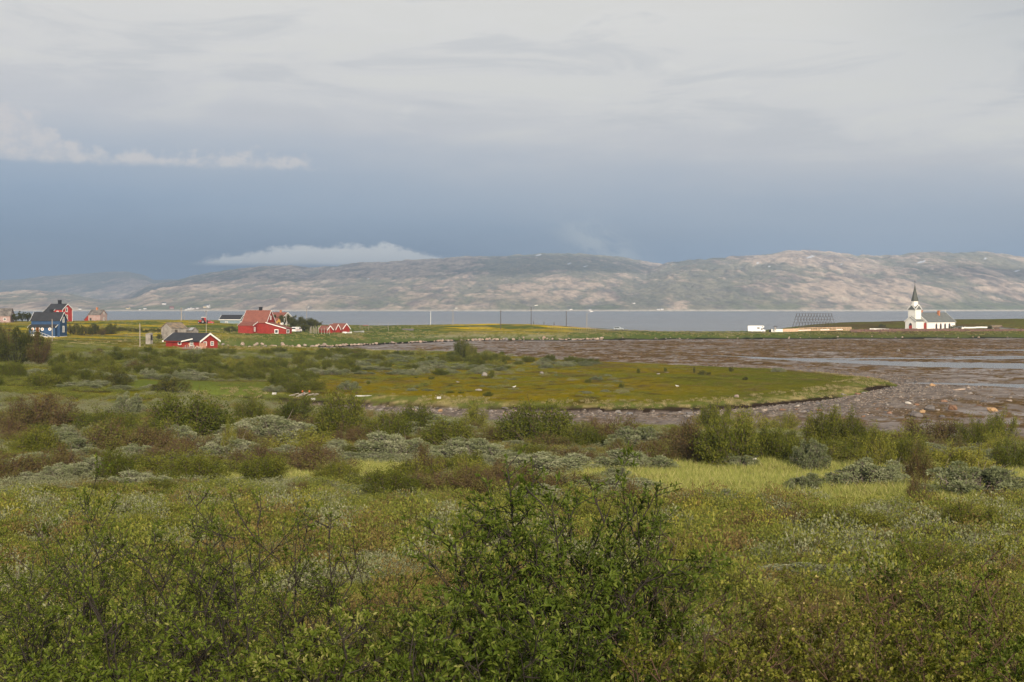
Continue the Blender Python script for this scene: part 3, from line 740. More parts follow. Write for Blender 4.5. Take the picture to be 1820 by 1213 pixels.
# --- bright red house behind it
h = house('tall_red_house', 'bright red two-storey house with white corner boards on the rise', 'house', 104.5, 560, 573, 33)
walls(h, -3.6, 4.4, -3.9, 3.9, 5.7, 8.1, RED2); gable_roof(h, -3.6, 4.4, -3.9, 3.9, 5.7, 8.1, BLACKROOF, .3, tw=.34)
lean_to(h, -3.6, .6, -8.0, -3.9, 3.6, 5.8, '-y', RED2, BLACKROOF, trim=WHITE)
for v in (5.6, 2.4): window(h, '+x', 4.4, -.6, v, 1.5, 2.0, fw=.26, cross=(0, 0))
window(h, '-y', -3.9, 2.0, 4.6, 1.0, 1.0, fw=.2, cross=(0, 0))
for yy_ in (-3.9, 3.9):
    mb = MB(); mb.box(4.404, 4.47, yy_ - .14, yy_ + .14, -.6, 5.8); mb.build('corner_board', WHITE, h)
chimney(h, .4, .3, 7.8, 9.9, 1.2, BLACK)

# --- pink abandoned house
h = house('pink_house', 'abandoned faded pink house with patched roof and brick chimney', 'house', 172, 590, 574.5, 30)
walls(h, -2.6, 3.6, -3.1, 3.1, 3.9, 6.2, PINK); gable_roof(h, -2.6, 3.6, -3.1, 3.1, 3.9, 6.2, OLDROOF, .2, trim=None)
lean_to(h, -4.6, -2.6, -3.1, 2.6, 1.7, 3.7, '-x', RED, OLDROOF, trim=None)
window(h, '+x', 3.6, .2, 4.7, 1.0, 1.0, cross=(0, 0)); window(h, '+x', 3.6, .3, 1.9, 1.2, 1.3, cross=(0, 0))
window(h, '-y', -3.1, -1.4, 1.8, .9, 1.3, DKW, cross=(0, 0))
chimney(h, .2, 0, 5.8, 7.3, .7, BRICK, BRICK)
# --- pale house at the frame edge
h = house('faded_farmhouse', 'faded pink house with banded grey roof beside a clump of trees', 'house', -8, 520, 573, 12)
walls(h, -9, 6.7, -4, 4, 2.6, 5.6, PINK); gable_roof(h, -9, 6.7, -4, 4, 2.6, 5.6, OLDROOF, .25, trim=None)
window(h, '-y', -4, 4.5, 1.3, 1.2, 1.0, cross=(0, 0)); window(h, '+x', 6.7, 0, 3.2, 1, 1, cross=(0, 0))
# --- weathered barn and its neighbours
h = house('grey_barn', 'weathered grey wooden barn with rusty patched roof', 'barn', 309, 402, 596.5, -42)
walls(h, -3.1, 3.1, -2.5, 2.5, 2.35, 3.95, GREYW); gable_roof(h, -3.1, 3.1, -2.5, 2.5, 2.35, 3.95, RUSTY, .2, trim=None)
door(h, '-y', -2.5, -1.3, 0, 1.1, 1.9, DKW, None); door(h, '-x', -3.1, -.3, 0, 1.3, 1.6, GREYW, None)
h = house('grey_shed', 'small grey shed with sagging roof beside the weathered barn', 'shed', 339, 408, 595, 38)
walls(h, -1.9, 1.9, -1.5, 1.5, 1.2, 2.1, GREYW); gable_roof(h, -1.9, 1.9, -1.5, 1.5, 1.2, 2.1, OLDROOF, .15, trim=None)
mb = MB(); mb.prism([(-1.7, 1.42), (-.2, 2.32), (-.2, 2.36), (-1.7, 1.46)], 'x', .3, 1.6); mb.build('roof_patch', GALV, h)
h = house('outhouse', 'tiny grey plank outhouse with dark doorway in the grass', 'shed', 265, 372, 605.5, 30)
lean_to(h, -.75, .75, -.8, .8, 1.75, 2.05, '-y', GREYW, GREYW, trim=None, wname='wall', oh=.1); door(h, '+x', .75, .1, .1, .85, 1.5, BLACK, None)  # black slab paints the shade inside the open doorway
# --- grey-blue garage
h = house('grey_blue_garage', 'grey-blue house with dark roof and white eaves', 'house', 413, 545, 580, 20)
walls(h, -4.4, 4.6, -3.2, 3.2, 3.0, 4.7, GBLUE); gable_roof(h, -4.4, 4.6, -3.2, 3.2, 3.0, 4.7, BLACKROOF, .45, tw=.3)
mb = MB(); mb.box(-4.85, 5.05, -3.73, -3.66, 2.68, 2.95); mb.build('fascia', WHITE, h)
mb = MB(); mb.box(4.604, 4.7, -3.2, 3.2, 1.7, 2.2); mb.build('sign_board', WHITE, h)
window(h, '-y', -3.2, -1.5, 1.6, 1.2, 1.0)
# --- white house behind the trees
h = house('white_house', 'white house with red roof half hidden behind dark trees', 'house', 500, 575, 575, 38)
walls(h, -5.2, 3.4, -3.6, 3.6, 2.6, 4.9, WHITE); gable_roof(h, -5.2, 3.4, -3.6, 3.6, 2.6, 4.9, RUSTROOF, .35)
window(h, '+x', 3.4, 0, 2.4, 1.2, 1.2); chimney(h, -.3, 0, 4.6, 6.0, .7, BRICK, BRICK)
h = house('ochre_shed', 'small ochre yellow shed behind the big red house', 'shed', 491.5, 520, 580, 40)
walls(h, -1.2, 1.2, -1.1, 1.1, 2.2, 3.2, YEL); gable_roof(h, -1.2, 1.2, -1.1, 1.1, 2.2, 3.2, RUSTROOF, .15, trim=None); door(h, '+x', 1.2, 0, 0, .8, 1.7, DKW, None)
# --- three red sheds in a row
GS = 'red sheds with white gable boards behind the drying posts'
for nm, lab, px, Y, L_, W_, ev, rg, gx in (('red_shed', 'low red shed with small white gable standing behind the pale posts', 579, 476, 4.6, 2.6, 1.75, 3.0, 1),
                                    ('red_shed', 'narrow red shed with peaked white gable, middle of three', 593.5, 484, 4.4, 2.2, 2.0, 3.6, 1), ('red_shed', 'widest red shed with big white gable and brownish red roof', 604, 492, 7.4, 3.6, 2.2, 4.0, 1)):
    h = house(nm, lab, 'shed', px, Y, 594, 48, GS)
    walls(h, -L_ / 2, L_ / 2, -W_ / 2, W_ / 2, ev, rg, RED); gable_roof(h, -L_ / 2, L_ / 2, -W_ / 2, W_ / 2, ev, rg, RUSTROOF, .3, tw=.36)
    door(h, '+x', L_ / 2, 0, 0, .9, 1.6, RED, None)
h = house('red_brown_hut', 'tiny rust-brown hut on the shoreline behind the fence posts', 'shed', 650, 605, 584.5, 20)
walls(h, -1.3, 1.3, -1, 1, 1.0, 1.5, STONEW); gable_roof(h, -1.3, 1.3, -1, 1, 1.0, 1.5, RUSTROOF, .1, trim=None)

# ---------------------------------------------------------------- church
ch = empty('church', (px_x(1625.5, 575), 575, ray_at(1625, 590, 575)[2]), R(52) - math.atan(715 / F), 'white wooden church with tall dark spire and red door', 'church')
def gabled(P, x0, x1, hw, eave, ridge, wm_, rm, oh=.3, wname='wall', trim=WHITE):
    walls(P, x0, x1, -hw, hw, eave, ridge, wm_, -1.5, wname); gable_roof(P, x0, x1, -hw, hw, eave, ridge, rm, oh, .16, trim, .36)
gabled(ch, 2.12, 22.6, 5.5, 4.55, 8.7, CHW, SLATE, .3, 'nave_wall')
gabled(ch, -2.8, 2.1, 3.1, 4.9, 7.0, CHW, SLATE, .3, 'porch_wall')
mb = MB(); t = 2.05
mb.box(-t, t, -t, t, 4.0, 10.7); mb.build('tower', CHW, ch)
mb = MB()
mb.box(-t - .06, t + .06, -t - .06, t + .06, 7.55, 7.75); mb.build('cornice', WHITE, ch)
mb = MB(); e = t + .28
for a in range(4):          # four gables round the tower
    c, s = math.cos(a * math.pi / 2), math.sin(a * math.pi / 2)
    def rot(p): return (p[0] * c - p[1] * s, p[0] * s + p[1] * c, p[2])
    pr = [(-e, -e, 10.35), (e, -e, 10.35), (0, -e, 12.5), (0, 0, 12.5)]
    mb.poly([rot(p) for p in pr], [(0, 1, 2), (0, 2, 3), (1, 3, 2)])
mb.build('tower_roof', SLATE, ch)
for a in range(4):
    mb = MB(); c, s = math.cos(a * math.pi / 2), math.sin(a * math.pi / 2)
    P0 = [(-t, -t - .01, 10.6), (t, -t - .01, 10.6), (0, -t - .01, 12.35)]
    pts = [(-e - .05, -e - .06, 10.1), (-e - .05, -e - .06, 10.5), (0, -e - .06, 12.75), (e + .05, -e - .06, 10.5), (e + .05, -e - .06, 10.1), (0, -e - .06, 12.3)]
    pts = pts + [(p[0], p[1] + .12, p[2]) for p in pts]
    fcs = [(0, 1, 2, 5), (2, 3, 4, 5), (6, 7, 8, 11)[::-1], (8, 9, 10, 11)[::-1]] + [(i, 6 + i, 6 + (i + 1) % 6, (i + 1) % 6) for i in range(6)]
    mb.poly([(p[0] * c - p[1] * s, p[0] * s + p[1] * c, p[2]) for p in pts], fcs); mb.build('tower_gable', WHITE, ch)
mb = MB(); mb.lathe([(1.52, 10.6), (1.52, 14.25)], k=8); mb.build('lantern', CHW, ch)
mb = MB(); mb.lathe([(1.75, 14.25), (1.72, 14.45), (1.25, 16.2), (.72, 18.6), (.30, 20.8), (.05, 22.2)], k=8); mb.build('spire', SPIRE, ch)
mb = MB(); mb.bar((0, 0, 22), (0, 0, 24.0), .05); mb.plank((-.45, 0, 23.4), (.45, 0, 23.4), .12, .06); mb.lathe([(.05, 22.5), (.18, 22.65), (.05, 22.8)], k=8); mb.build('weather_vane', BLACK, ch)
def arch(P, face, at, u, z0, w_, h_, mat, frame, pane=None, name='window'):
    f = face_fn(face, at); k = 8
    def outline(ww, z0_, hh):
        pts = [(u - ww / 2, z0_), (u + ww / 2, z0_), (u + ww / 2, z0_ + hh - ww * .8)]
        for i in range(1, k): a = i / k; pts.append((u + ww / 2 * math.cos(a * math.pi), z0_ + hh - ww * .8 + ww * .8 * math.sin(a * math.pi) ** .8))
        return pts + [(u - ww / 2, z0_ + hh - ww * .8)]
    def slab(pts, d0, d1, nm, m_, par):
        n = len(pts); mb = MB(); mb.poly([f(p[0], p[1], d0) for p in pts] + [f(p[0], p[1], d1) for p in pts], [tuple(range(n)), tuple(range(n, 2 * n))] + [(i, (i + 1) % n, n + (i + 1) % n, n + i) for i in range(n)]); return mb.build(nm, m_, par)
    o = slab(outline(w_ + .3, z0 - .06, h_ + .25), .003, .08, name, frame, P)
    slab(outline(w_, z0, h_), .01, .10, 'pane' if name == 'window' else 'door_leaf', mat, o)
    return o
dd = arch(ch, '-x', -2.8, 0, 0.0, 1.75, 4.1, DOORR, CHW, name='door')
mb = MB(); f = face_fn('-x', -2.8); mb.poly([f(-.87, 2.95, .105), f(.87, 2.95, .105), f(.55, 3.8, .105), f(0, 4.1, .105), f(-.55, 3.8, .105)] + [f(-.87, 2.95, .13), f(.87, 2.95, .13), f(.55, 3.8, .13), f(0, 4.1, .13), f(-.55, 3.8, .13)], [(0, 1, 2, 3, 4), (5, 6, 7, 8, 9)] + [(i, (i + 1) % 5, 5 + (i + 1) % 5, 5 + i) for i in range(5)])
mb.build('fanlight', GLASS, dd)
arch(ch, '-x', 2.12, -4.35, 1.1, 1.15, 3.1, DOORR, PLUM)
for i in range(4): arch(ch, '-y', -5.5, 8.6 + i * 3.2, .95, 1.0, 2.7, GLASS, PLUM)
mb = MB(); mb.box(2.1, 22.65, -5.56, 5.56, -1.5, .25); mb.build('plinth', CONC, ch)
chimney(ch, 15.4, -1.6, 5.5, 9.7, .9, BRICK, BRICK); chimney(ch, 6.2, 1.0, 7, 9.9, .9, BRICK, BRICK)
mb = MB(); mb.bar((22.6, 0, 8.7), (22.6, 0, 10.2), .08); mb.plank((22.6, -.35, 9.7), (22.6, .35, 9.7), .12, .08); mb.build('ridge_cross', WHITE, ch)
mb = MB(); mb.prism([(-1.6, -1.5), (1.6, -1.5), (1.6, .05), (-1.6, .05)], 'x', -4.0, -2.86); mb.build('doorstep', CONC, ch)

h = house('churchyard_shed', 'small white shed with red door at the end of the church', 'shed', 1705, 585, 588.5, 25)
walls(h, -1.7, 1.7, -1.1, 1.1, 1.6, 2.0, WHITE); gable_roof(h, -1.7, 1.7, -1.1, 1.1, 1.6, 2.0, SLATE, .1, trim=None)
door(h, '-y', -1.1, .5, 0, .9, 1.5, DOORR, None); door(h, '-y', -1.1, -1.1, 0, .5, 1.5, DOORR, None)
h = house('brown_cabin', 'low red-brown cabin with mossy roof beside the churchyard wall', 'cabin', 1771, 590, 587.5, 20)
walls(h, -2.6, 2.4, -2, 2, 1.3, 2.2, STONEW); gable_roof(h, -2.6, 2.4, -2, 2, 1.3, 2.2, RUSTY, .15, trim=None); window(h, '-y', -2, -1, .8, .7, .6, cross=(0, 0))
h = house('stone_hut', 'long grey stone hut with flat pale roof behind the stone wall', 'hut', 1793, 580, 589.5, 10)
lean_to(h, -3.8, 3.6, -1.8, 1.8, 1.1, 1.7, '+x', paint('grey_stone', (.3, .28, .26, 1), .95, .2, 1.5), SLATE, trim=None, wname='wall'); door(h, '-y', -1.8, 2.4, 0, .8, 1.0, DKW, None)

# ---------------------------------------------------------------- fish rack
fr = empty('fish_drying_rack', (px_x(1447, 605), 605, ray_at(1447, 586.5, 605)[2]), R(35) - math.atan(537 / F), 'tall grey A-frame fish drying rack of bare poles', 'drying rack')
for i in range(13):
    x = -10.2 + i * 1.7
    mb = MB()
    for s in (-1, 1): mb.bar((x, s * 4.6, -1.0), (x, -s * .25, 7.8), .10, .085, 5)
    mb.build('frame', POLED, fr)
for zz in (1.7, 3.4, 5.0, 6.6, 7.9):
    hw = 4.6 - (zz + 1.0) / 9.1 * 4.85
    for s in ((-1, 1) if zz < 7.8 else (1,)):
        mb = MB(); mb.bar((-10.6, s * (hw + .12) if zz < 7.8 else 0, zz), (10.6, s * (hw + .12) if zz < 7.8 else 0, zz), .06, k=5); mb.build('rail', POLED, fr)

# ---------------------------------------------------------------- fences, walls and signs beside the road end
def run(px0, px1, Y0, Y1, n):
    out = []
    for i in range(n):
        a = i / (n - 1); px = px0 + (px1 - px0) * a; Y = Y0 + (Y1 - Y0) * a; x = px_x(px, Y); out.append((x, Y, gz(x, Y)))
    return out
def panel_fence(name, label, px0, px1, Y, h_, mat, gap=0, cat='fence', posts=POLEW):
    pts = run(px0, px1, Y, Y, max(3, int((px1 - px0) / 8) + 1)); o = empty(name, pts[0], 0, label, cat); b = Vector(pts[0])
    for i, p in enumerate(pts):
        p = Vector(p) - b; mb = MB(); mb.box(p.x - .07, p.x + .07, p.y - .07, p.y + .07, p.z - .4, p.z + h_ + .08); mb.build('post', posts, o)
    for p, q in zip(pts[:-1], pts[1:]):
        p = Vector(p) - b; q = Vector(q) - b; mb = MB()
        lev = [h_ * .5] if gap == 0 else ([h_ * .93, h_ * .2] if gap == 1 else [h_ * .93, h_ * .52, h_ * .14])
        for z in lev: mb.plank(p + Vector((0, -.1, z)), q + Vector((0, -.1, z)), h_ * (.96 if gap == 0 else .2), .04)
        mb.build('panel' if gap == 0 else 'rail', mat, o)
    return o
panel_fence('white_board_wall', 'low white board wall beside the parked camper', 1371, 1391, 572, 1.5, WHITE)
panel_fence('pine_fence', 'solid fence of fresh pale pine boards next to white wall', 1391, 1419, 573, 1.5, SALMON, posts=SALMON)
panel_fence('rail_fence', 'long pine rail fence in front of the fish rack', 1419, 1513, 574, 1.55, SALMON, 2, posts=SALMON)
for pxa, pxb in ((1419, 1443), (1460, 1476), (1489, 1499)):
    pass
panel_fence('churchyard_fence', 'long low white fence reaching up to the church porch', 1546, 1611, 584, .55, WHITE, posts=WHITE)
panel_fence('field_fence', 'low white fence between the churchyard shed and the cabin', 1712, 1761, 592, .7, WHITE, posts=WHITE)
def white_heap(px0, px1, Y, label):
    pts = run(px0, px1, Y, Y, 4); o = empty('white_hoarding', pts[0], 0, label, 'hoarding'); b = Vector(pts[0]); mb = MB()
    for p, q in zip(pts[:-1], pts[1:]): mb.plank(Vector(p) - b + Vector((0, 0, .42)), Vector(q) - b + Vector((0, 0, .42)), .85, .05)
    mb.build('board', WHITE, o); mb = MB(); mb.box(-.05, .05, -.15, -.05, -.3, 1.0); mb.build('stake', POLEW, o)
white_heap(1417, 1441, 578, 'white panel leaning behind the rail fence nearest the pine boards')
white_heap(1458, 1474, 578, 'white panel behind the middle bay of the rail fence')
white_heap(1486, 1498, 578, 'short white panel behind the rail fence towards the stone wall')
# dry-stone wall: rough courses as one long mass of stones
def stone_wall(name, label, px0, px1, Y0, Y1, h_):
    mb = MB(); n = int(abs(px1 - px0) * .9); P = run(px0, px1, Y0, Y1, n); b = Vector(P[0])
    for p in P:
        p = Vector(p) - b
        z = -.2
        while z < h_:
            ww = rnd.uniform(.25, .5); hh = rnd.uniform(.16, .32); dx = rnd.uniform(-.15, .15)
            k = 7; a0 = rnd.random()
            ring = [(p.x + dx + ww * math.cos(2 * math.pi * i / k + a0) * rnd.uniform(.75, 1.1), p.z + z + hh * .5 + hh * .6 * math.sin(2 * math.pi * i / k + a0)) for i in range(k)]
            mb.prism(ring, 'y', p.y - rnd.uniform(.3, .5), p.y + .3); z += hh * .9
    o = mb.build(name, STONEW, None, loc=b); return tag(o, label, 'wall')
stone_wall('stone_wall', 'red-brown dry stone wall curving round the church front', 1513, 1712, 562, 564, 1.0)
stone_wall('stone_wall', 'red-brown dry stone wall running past the cabin', 1714, 1850, 566, 566, .75)
o = empty('rubbish_bin', (px_x(1368.5, 574), 574, gz(px_x(1368.5, 574), 574)), 0, 'black rubbish bin between camper and white wall', 'bin')
mb = MB(); mb.prism([(-.42, 0), (.42, 0), (.5, 1.05), (-.5, 1.05)], 'y', -.4, .4); mb.build('body', BLACK, o); mb = MB(); mb.box(-.55, .55, -.45, .45, 1.053, 1.15); mb.build('lid', BLACK, o)
o = empty('information_board', (px_x(1378, 570), 570, gz(px_x(1378, 570), 570)), R(20), 'roofed wooden sign on two posts in front of white wall', 'sign')
for s in (-.32, .32): mb = MB(); mb.box(s - .06, s + .06, -.06, .06, -.3, 2.5); mb.build('post', POLEW, o)
mb = MB(); mb.prism([(-.95, 2.45), (0, 2.9), (.95, 2.45), (.95, 2.6), (0, 3.05), (-.95, 2.6)], 'y', -.35, .35); mb.build('roof', DKW, o)
mb = MB(); mb.box(-.26, .26, -.03, .03, 1.2, 2.3); mb.build('board', POLEW, o)

# ---------------------------------------------------------------- poles and lamps
def pole(px, Y, ytop, label, name='utility_pole', lamp=None, mat=POLEW, r=.14, cross=True, ybase=None):
    x = px_x(px, Y); z0 = gz(x, Y); zt = ray_at(px, ytop, Y)[2]
    o = empty(name, (x, Y, z0), 0, label, 'street lamp' if lamp else 'pole')
    mb = MB(); mb.bar((0, 0, -.5), (0, 0, zt - z0), r * 1.15, r * .8, 8); mb.build('shaft', mat, o)
    H_ = zt - z0
    if lamp is not None:
        mb = MB(); mb.bar((0, 0, H_ - .25), (lamp * 1.5, 0, H_ + .6), .06); mb.build('arm', GALV, o)
        mb = MB(); mb.prism([(lamp * 1.3, H_ + .5), (lamp * 2.5, H_ + .75), (lamp * 2.5, H_ + 1.0), (lamp * 1.3, H_ + .85)], 'y', -.25, .25); mb.build('lamp_head', LAMPW, o)
    elif cross:
        mb = MB(); mb.box(-.55, .55, -.22, -.13, H_ - .5, H_ - .40); mb.build('crossarm', DKW, o)
        for s in (-.45, .45): mb = MB(); mb.lathe([(.05, H_ - .40), (.09, H_ - .3), (.07, H_ - .15)], c=(s, -.18, 0), k=6); mb.build('insulator', LAMPW, o)
    return o
pole(92.7, 372, 567.5, 'weathered grey pole in front of the blue house', cross=False)
pole(248.5, 352, 575, 'leaning grey pole in the grass beside the tiny outhouse', cross=False)
pole(322.5, 560, 547.5, 'pale thick pole on the grassy mound above the grey barn', r=.22)
pole(327.5, 580, 556, 'thin short pole just behind the thick pale pole', cross=False, r=.08)
pole(366.5, 430, 552, 'tall slim pole standing before the red tractor', r=.10)
pole(509, 470, 555.5, 'pale pole between big red house and dark trees', r=.12, cross=False)
pole(545, 600, 549, 'street lamp with white head above the dark trees', 'street_lamp', .5, POLEW, .12)
pole(765.5, 625, 553, 'thin white mast on the shore behind the fence posts', cross=False, r=.1, mat=WHITE)
pole(805, 610, 551, 'grey street lamp rising from the yellow flower patch', 'street_lamp', .9, POLEW, .13)
pole(890, 560, 552, 'dark pole nearest the shore grass, with short crossarm', mat=POLED, r=.16)
pole(944, 605, 546, 'tallest dark pole on top of the flowery rise', mat=POLED, r=.16, lamp=1.3, name='street_lamp')
pole(1006.5, 600, 553.5, 'dark street lamp by the white picket fence', 'street_lamp', 1.2, POLED, .16)
pole(1043, 590, 557, 'pale pinkish street lamp at the end of the picket fence', 'street_lamp', 1.2, POLEW, .14)
def fence_posts(name, label, pxs, Yf, h_, mat, r=.06, wires=2, rail=False):
    P = [(px_x(p, Yf(p)), Yf(p)) for p in pxs]; P = [(x, y, gz(x, y)) for x, y in P]; b = Vector(P[0])
    o = empty(name, b, 0, label, 'fence')
    for p in P:
        q = Vector(p) - b; mb = MB(); l = rnd.uniform(-.08, .08); mb.bar((q.x, q.y, q.z - .3), (q.x + l, q.y, q.z + h_ * rnd.uniform(.85, 1.15)), r, r * .9, 6); mb.build('post', mat, o)
    for i in range(wires):
        mb = MB(); z = h_ * (.9 - .4 * i)
        for p, q in zip(P[:-1], P[1:]):
            mb.bar(Vector(p) - b + Vector((0, 0, z)), Vector(q) - b + Vector((0, 0, z)), .05 if rail else .012, k=4)
        mb.build('rail' if rail else 'wire', mat if rail else GALV, o)
    return o
fence_posts('wire_fence', 'sparse fence of pale posts along the far shore grass', [655, 673, 690, 707, 725, 742, 758, 773, 788, 803, 818, 834, 848, 865, 882], lambda p: 585 + (p - 655) * .06, 1.5, POLEW, .07)
fence_posts('wire_fence', 'old fence with two leaning pale posts in the green field', [690.5, 655, 640], lambda p: 535, 2.0, POLEW, .08)
fence_posts('picket_fence', 'pale picket fence beside the gravel road', list(range(974, 1062, 4)), lambda p: 568 - (p - 974) * .12, 1.4, POLEW, .07, 1, True)
fence_posts('dark_fence', 'short row of dark fence posts on the flowery rise', [948.5, 967, 985], lambda p: 622, 1.9, POLED, .18, 1)
GP = 'pale drying posts standing beside the red sheds'
for i, px in enumerate((551, 553, 556.5, 559.5, 562, 565.5, 571.5, 576.5, 581, 585.5)):
    x = px_x(px, 466 + (i % 3)); y = 466 + (i % 3)
    mb = MB(); mb.bar((0, 0, -.3), (rnd.uniform(-.1, .1), 0, rnd.uniform(2.2, 2.9)), .13, .11, 6)
    tag(mb.build('drying_post', POLEW, None, loc=(x, y, gz(x, y))), 'pale upright drying post among the row before the red sheds', 'post', GP)

# ---------------------------------------------------------------- vehicles (local x = forward)
def wheel(P, x, y, r, wd=.24, name='wheel'):
    mb = MB(); n = 14
    mb.prism([(x + r * math.cos(2 * math.pi * i / n), r + r * math.sin(2 * math.pi * i / n)) for i in range(n)], 'y', y - wd / 2, y + wd / 2); w_ = mb.build(name, TYRE, P, .03)
    s = -1 if y < 0 else 1
    mb = MB(); mb.prism([(x + r * .58 * math.cos(2 * math.pi * i / n), r + r * .58 * math.sin(2 * math.pi * i / n)) for i in range(n)], 'y', *sorted((y + s * (wd / 2 + .002), y + s * (wd / 2 + .03)))); mb.build('rim', RIM, w_)
def side_panel(P, pts, y, mat, name):
    mb = MB(); mb.prism(pts, 'y', *sorted((y, y - .025 if y < 0 else y + .025))); return mb.build(name, mat, P)
x, y = px_x(1344.5, 566), 566
mv = empty('camper_van', (x, y, gz(x, y) + .05), R(-9), 'white motorhome with overcab parked on the spit', 'motorhome')
mb = MB(); mb.prism([(-3.9, .55), (-3.95, 2.95), (-3.6, 3.1), (1.9, 3.1), (3.0, 3.15), (3.45, 2.85), (3.4, 2.3), (2.55, 2.05), (1.9, 2.0), (1.9, .5)], 'y', -1.15, 1.15); mb.build('body', CARW, mv, .08)
mb = MB(); mb.prism([(1.905, .45), (1.905, 1.98), (2.5, 2.0), (3.15, 1.35), (3.95, 1.15), (4.05, .5)], 'y', -1.02, 1.02); mb.build('cab', CARW, mv, .07)
for s in (-1, 1):
    side_panel(mv, [(2.0, 1.25), (2.0, 1.85), (2.45, 1.85), (2.95, 1.3)], s * 1.023, GLASS, 'cab_window')
    side_panel(mv, [(.3, 1.75), (1.4, 1.75), (1.4, 2.3), (.3, 2.3)], s * 1.153, GLASS, 'window')
    side_panel(mv, [(-3.0, 1.75), (-2.1, 1.75), (-2.1, 2.3), (-3.0, 2.3)], s * 1.153, GLASS, 'window') if s > 0 else None
    wheel(mv, 2.9, s * .95, .36); wheel(mv, -2.0, s * .95, .36)
side_panel(mv, [(2.45, 2.5), (2.95, 2.5), (2.95, 2.8), (2.45, 2.8)], -1.153, GLASS, 'window')
side_panel(mv, [(-.75, .75), (-.1, .75), (-.1, 2.5), (-.75, 2.5)], -1.153, WHITE, 'door')
mb = MB(); mb.prism([(2.56, 1.97), (3.2, 1.33), (3.23, 1.37), (2.6, 2.02)], 'y', -.9, .9); mb.build('windscreen', GLASS, mv)
mb = MB(); mb.box(-4.05, -3.955, -1.0, 1.0, .5, 1.35); mb.build('bike_box', BLACK, mv)
mb = MB(); mb.box(4.0, 4.12, -1.0, 1.0, .4, .62); mb.build('bumper', BLACK, mv)
for s in (-1, 1): mb = MB(); mb.box(3.9, 4.03, s * .78 - .16, s * .78 + .16, .85, 1.05); mb.build('headlight', GLASS, mv)

x, y = px_x(1100, 575), 575
cv = empty('parked_car', (x, y, gz(x, y) + .05), R(-17), 'silver estate car parked on the gravel by the water', 'car')
mb = MB(); mb.prism([(-2.2, .35), (-2.25, .95), (-2.1, 1.5), (-1.75, 1.6), (.2, 1.6), (1.05, 1.02), (2.0, .92), (2.2, .7), (2.2, .35)], 'y', -.88, .88); mb.build('body', SILVER, cv, .09)
for s in (-1, 1):
    side_panel(cv, [(-1.95, 1.02), (-1.85, 1.45), (-1.0, 1.48), (-1.0, 1.02)], s * .883, GLASS, 'window'); side_panel(cv, [(-.9, 1.02), (-.9, 1.48), (.1, 1.48), (.75, 1.02)], s * .883, GLASS, 'window')
    wheel(cv, 1.4, s * .78, .33, .22); wheel(cv, -1.4, s * .78, .33, .22)
    mb = MB(); mb.box(2.19, 2.24, s * .6 - .15, s * .6 + .15, .65, .8); mb.build('headlight', GLASS, cv)
x, y = px_x(361, 520), 520
tv = empty('red_tractor', (x, y, gz(x, y) + .05), R(160), 'red tractor with white cab roof parked behind the grassy mound', 'tractor')
mb = MB(); mb.prism([(.3, .7), (.3, 1.5), (2.1, 1.35), (2.2, .7)], 'y', -.4, .4); mb.build('hood', CARRED, tv, .06)
mb = MB(); mb.prism([(-1.2, .8), (-1.25, 1.7), (-1.0, 2.6), (.2, 2.6), (.35, 1.5), (.3, .8)], 'y', -.8, .8); mb.build('cab', CARRED, tv, .05)
for s in (-1, 1): side_panel(tv, [(-1.05, 1.7), (-.9, 2.5), (.1, 2.5), (.22, 1.7)], s * .803, GLASS, 'window'); wheel(tv, -.7, s * 1.05, .85, .45); wheel(tv, 1.6, s * .8, .48, .3)
mb = MB(); mb.box(-1.15, .35, -.9, .9, 2.62, 2.82); mb.build('cab_roof', WHITE, tv, .05)
x, y = px_x(372.5, 524), 524
rv = empty('parked_car', (x, y, gz(x, y) + .05), R(10), 'small dark red car parked beside the tractor', 'car')
mb = MB(); mb.prism([(-1.9, .35), (-1.95, .9), (-1.5, 1.45), (.3, 1.45), (.95, .98), (1.8, .85), (1.9, .35)], 'y', -.8, .8); mb.build('body', CARRED, rv, .08)
for s in (-1, 1): side_panel(rv, [(-1.4, .98), (-1.2, 1.36), (.2, 1.36), (.65, .98)], s * .803, GLASS, 'window'); wheel(rv, 1.2, s * .7, .31, .2); wheel(rv, -1.2, s * .7, .31, .2)
x, y = px_x(527.5, 478), 478
vv = empty('parked_van', (x, y, gz(x, y) + .05), R(70), 'white van with red stripe parked at the end of the red annex', 'van')
mb = MB(); mb.prism([(-2.3, .35), (-2.35, 1.9), (-2.1, 2.05), (1.2, 2.05), (1.8, 1.25), (2.4, 1.05), (2.45, .35)], 'y', -.95, .95); mb.build('body', CARW, vv, .09)
mb = MB(); mb.box(-2.38, -2.353, -.8, .8, 1.25, 1.8); mb.build('rear_window', GLASS, vv)
for s in (-1, 1): side_panel(vv, [(-2.2, .85), (1.3, .85), (1.3, 1.02), (-2.2, 1.02)], s * .953, CARRED, 'stripe'); side_panel(vv, [(.2, 1.25), (.2, 1.85), (1.1, 1.85), (1.5, 1.25)], s * .953, GLASS, 'window'); wheel(vv, 1.5, s * .85, .34, .22); wheel(vv, -1.5, s * .85, .34, .22)
for s in (-1, 1): mb = MB(); mb.box(-2.39, -2.345, s * .82 - .08, s * .82 + .08, .8, 1.15); mb.build('tail_light', CARRED, vv)

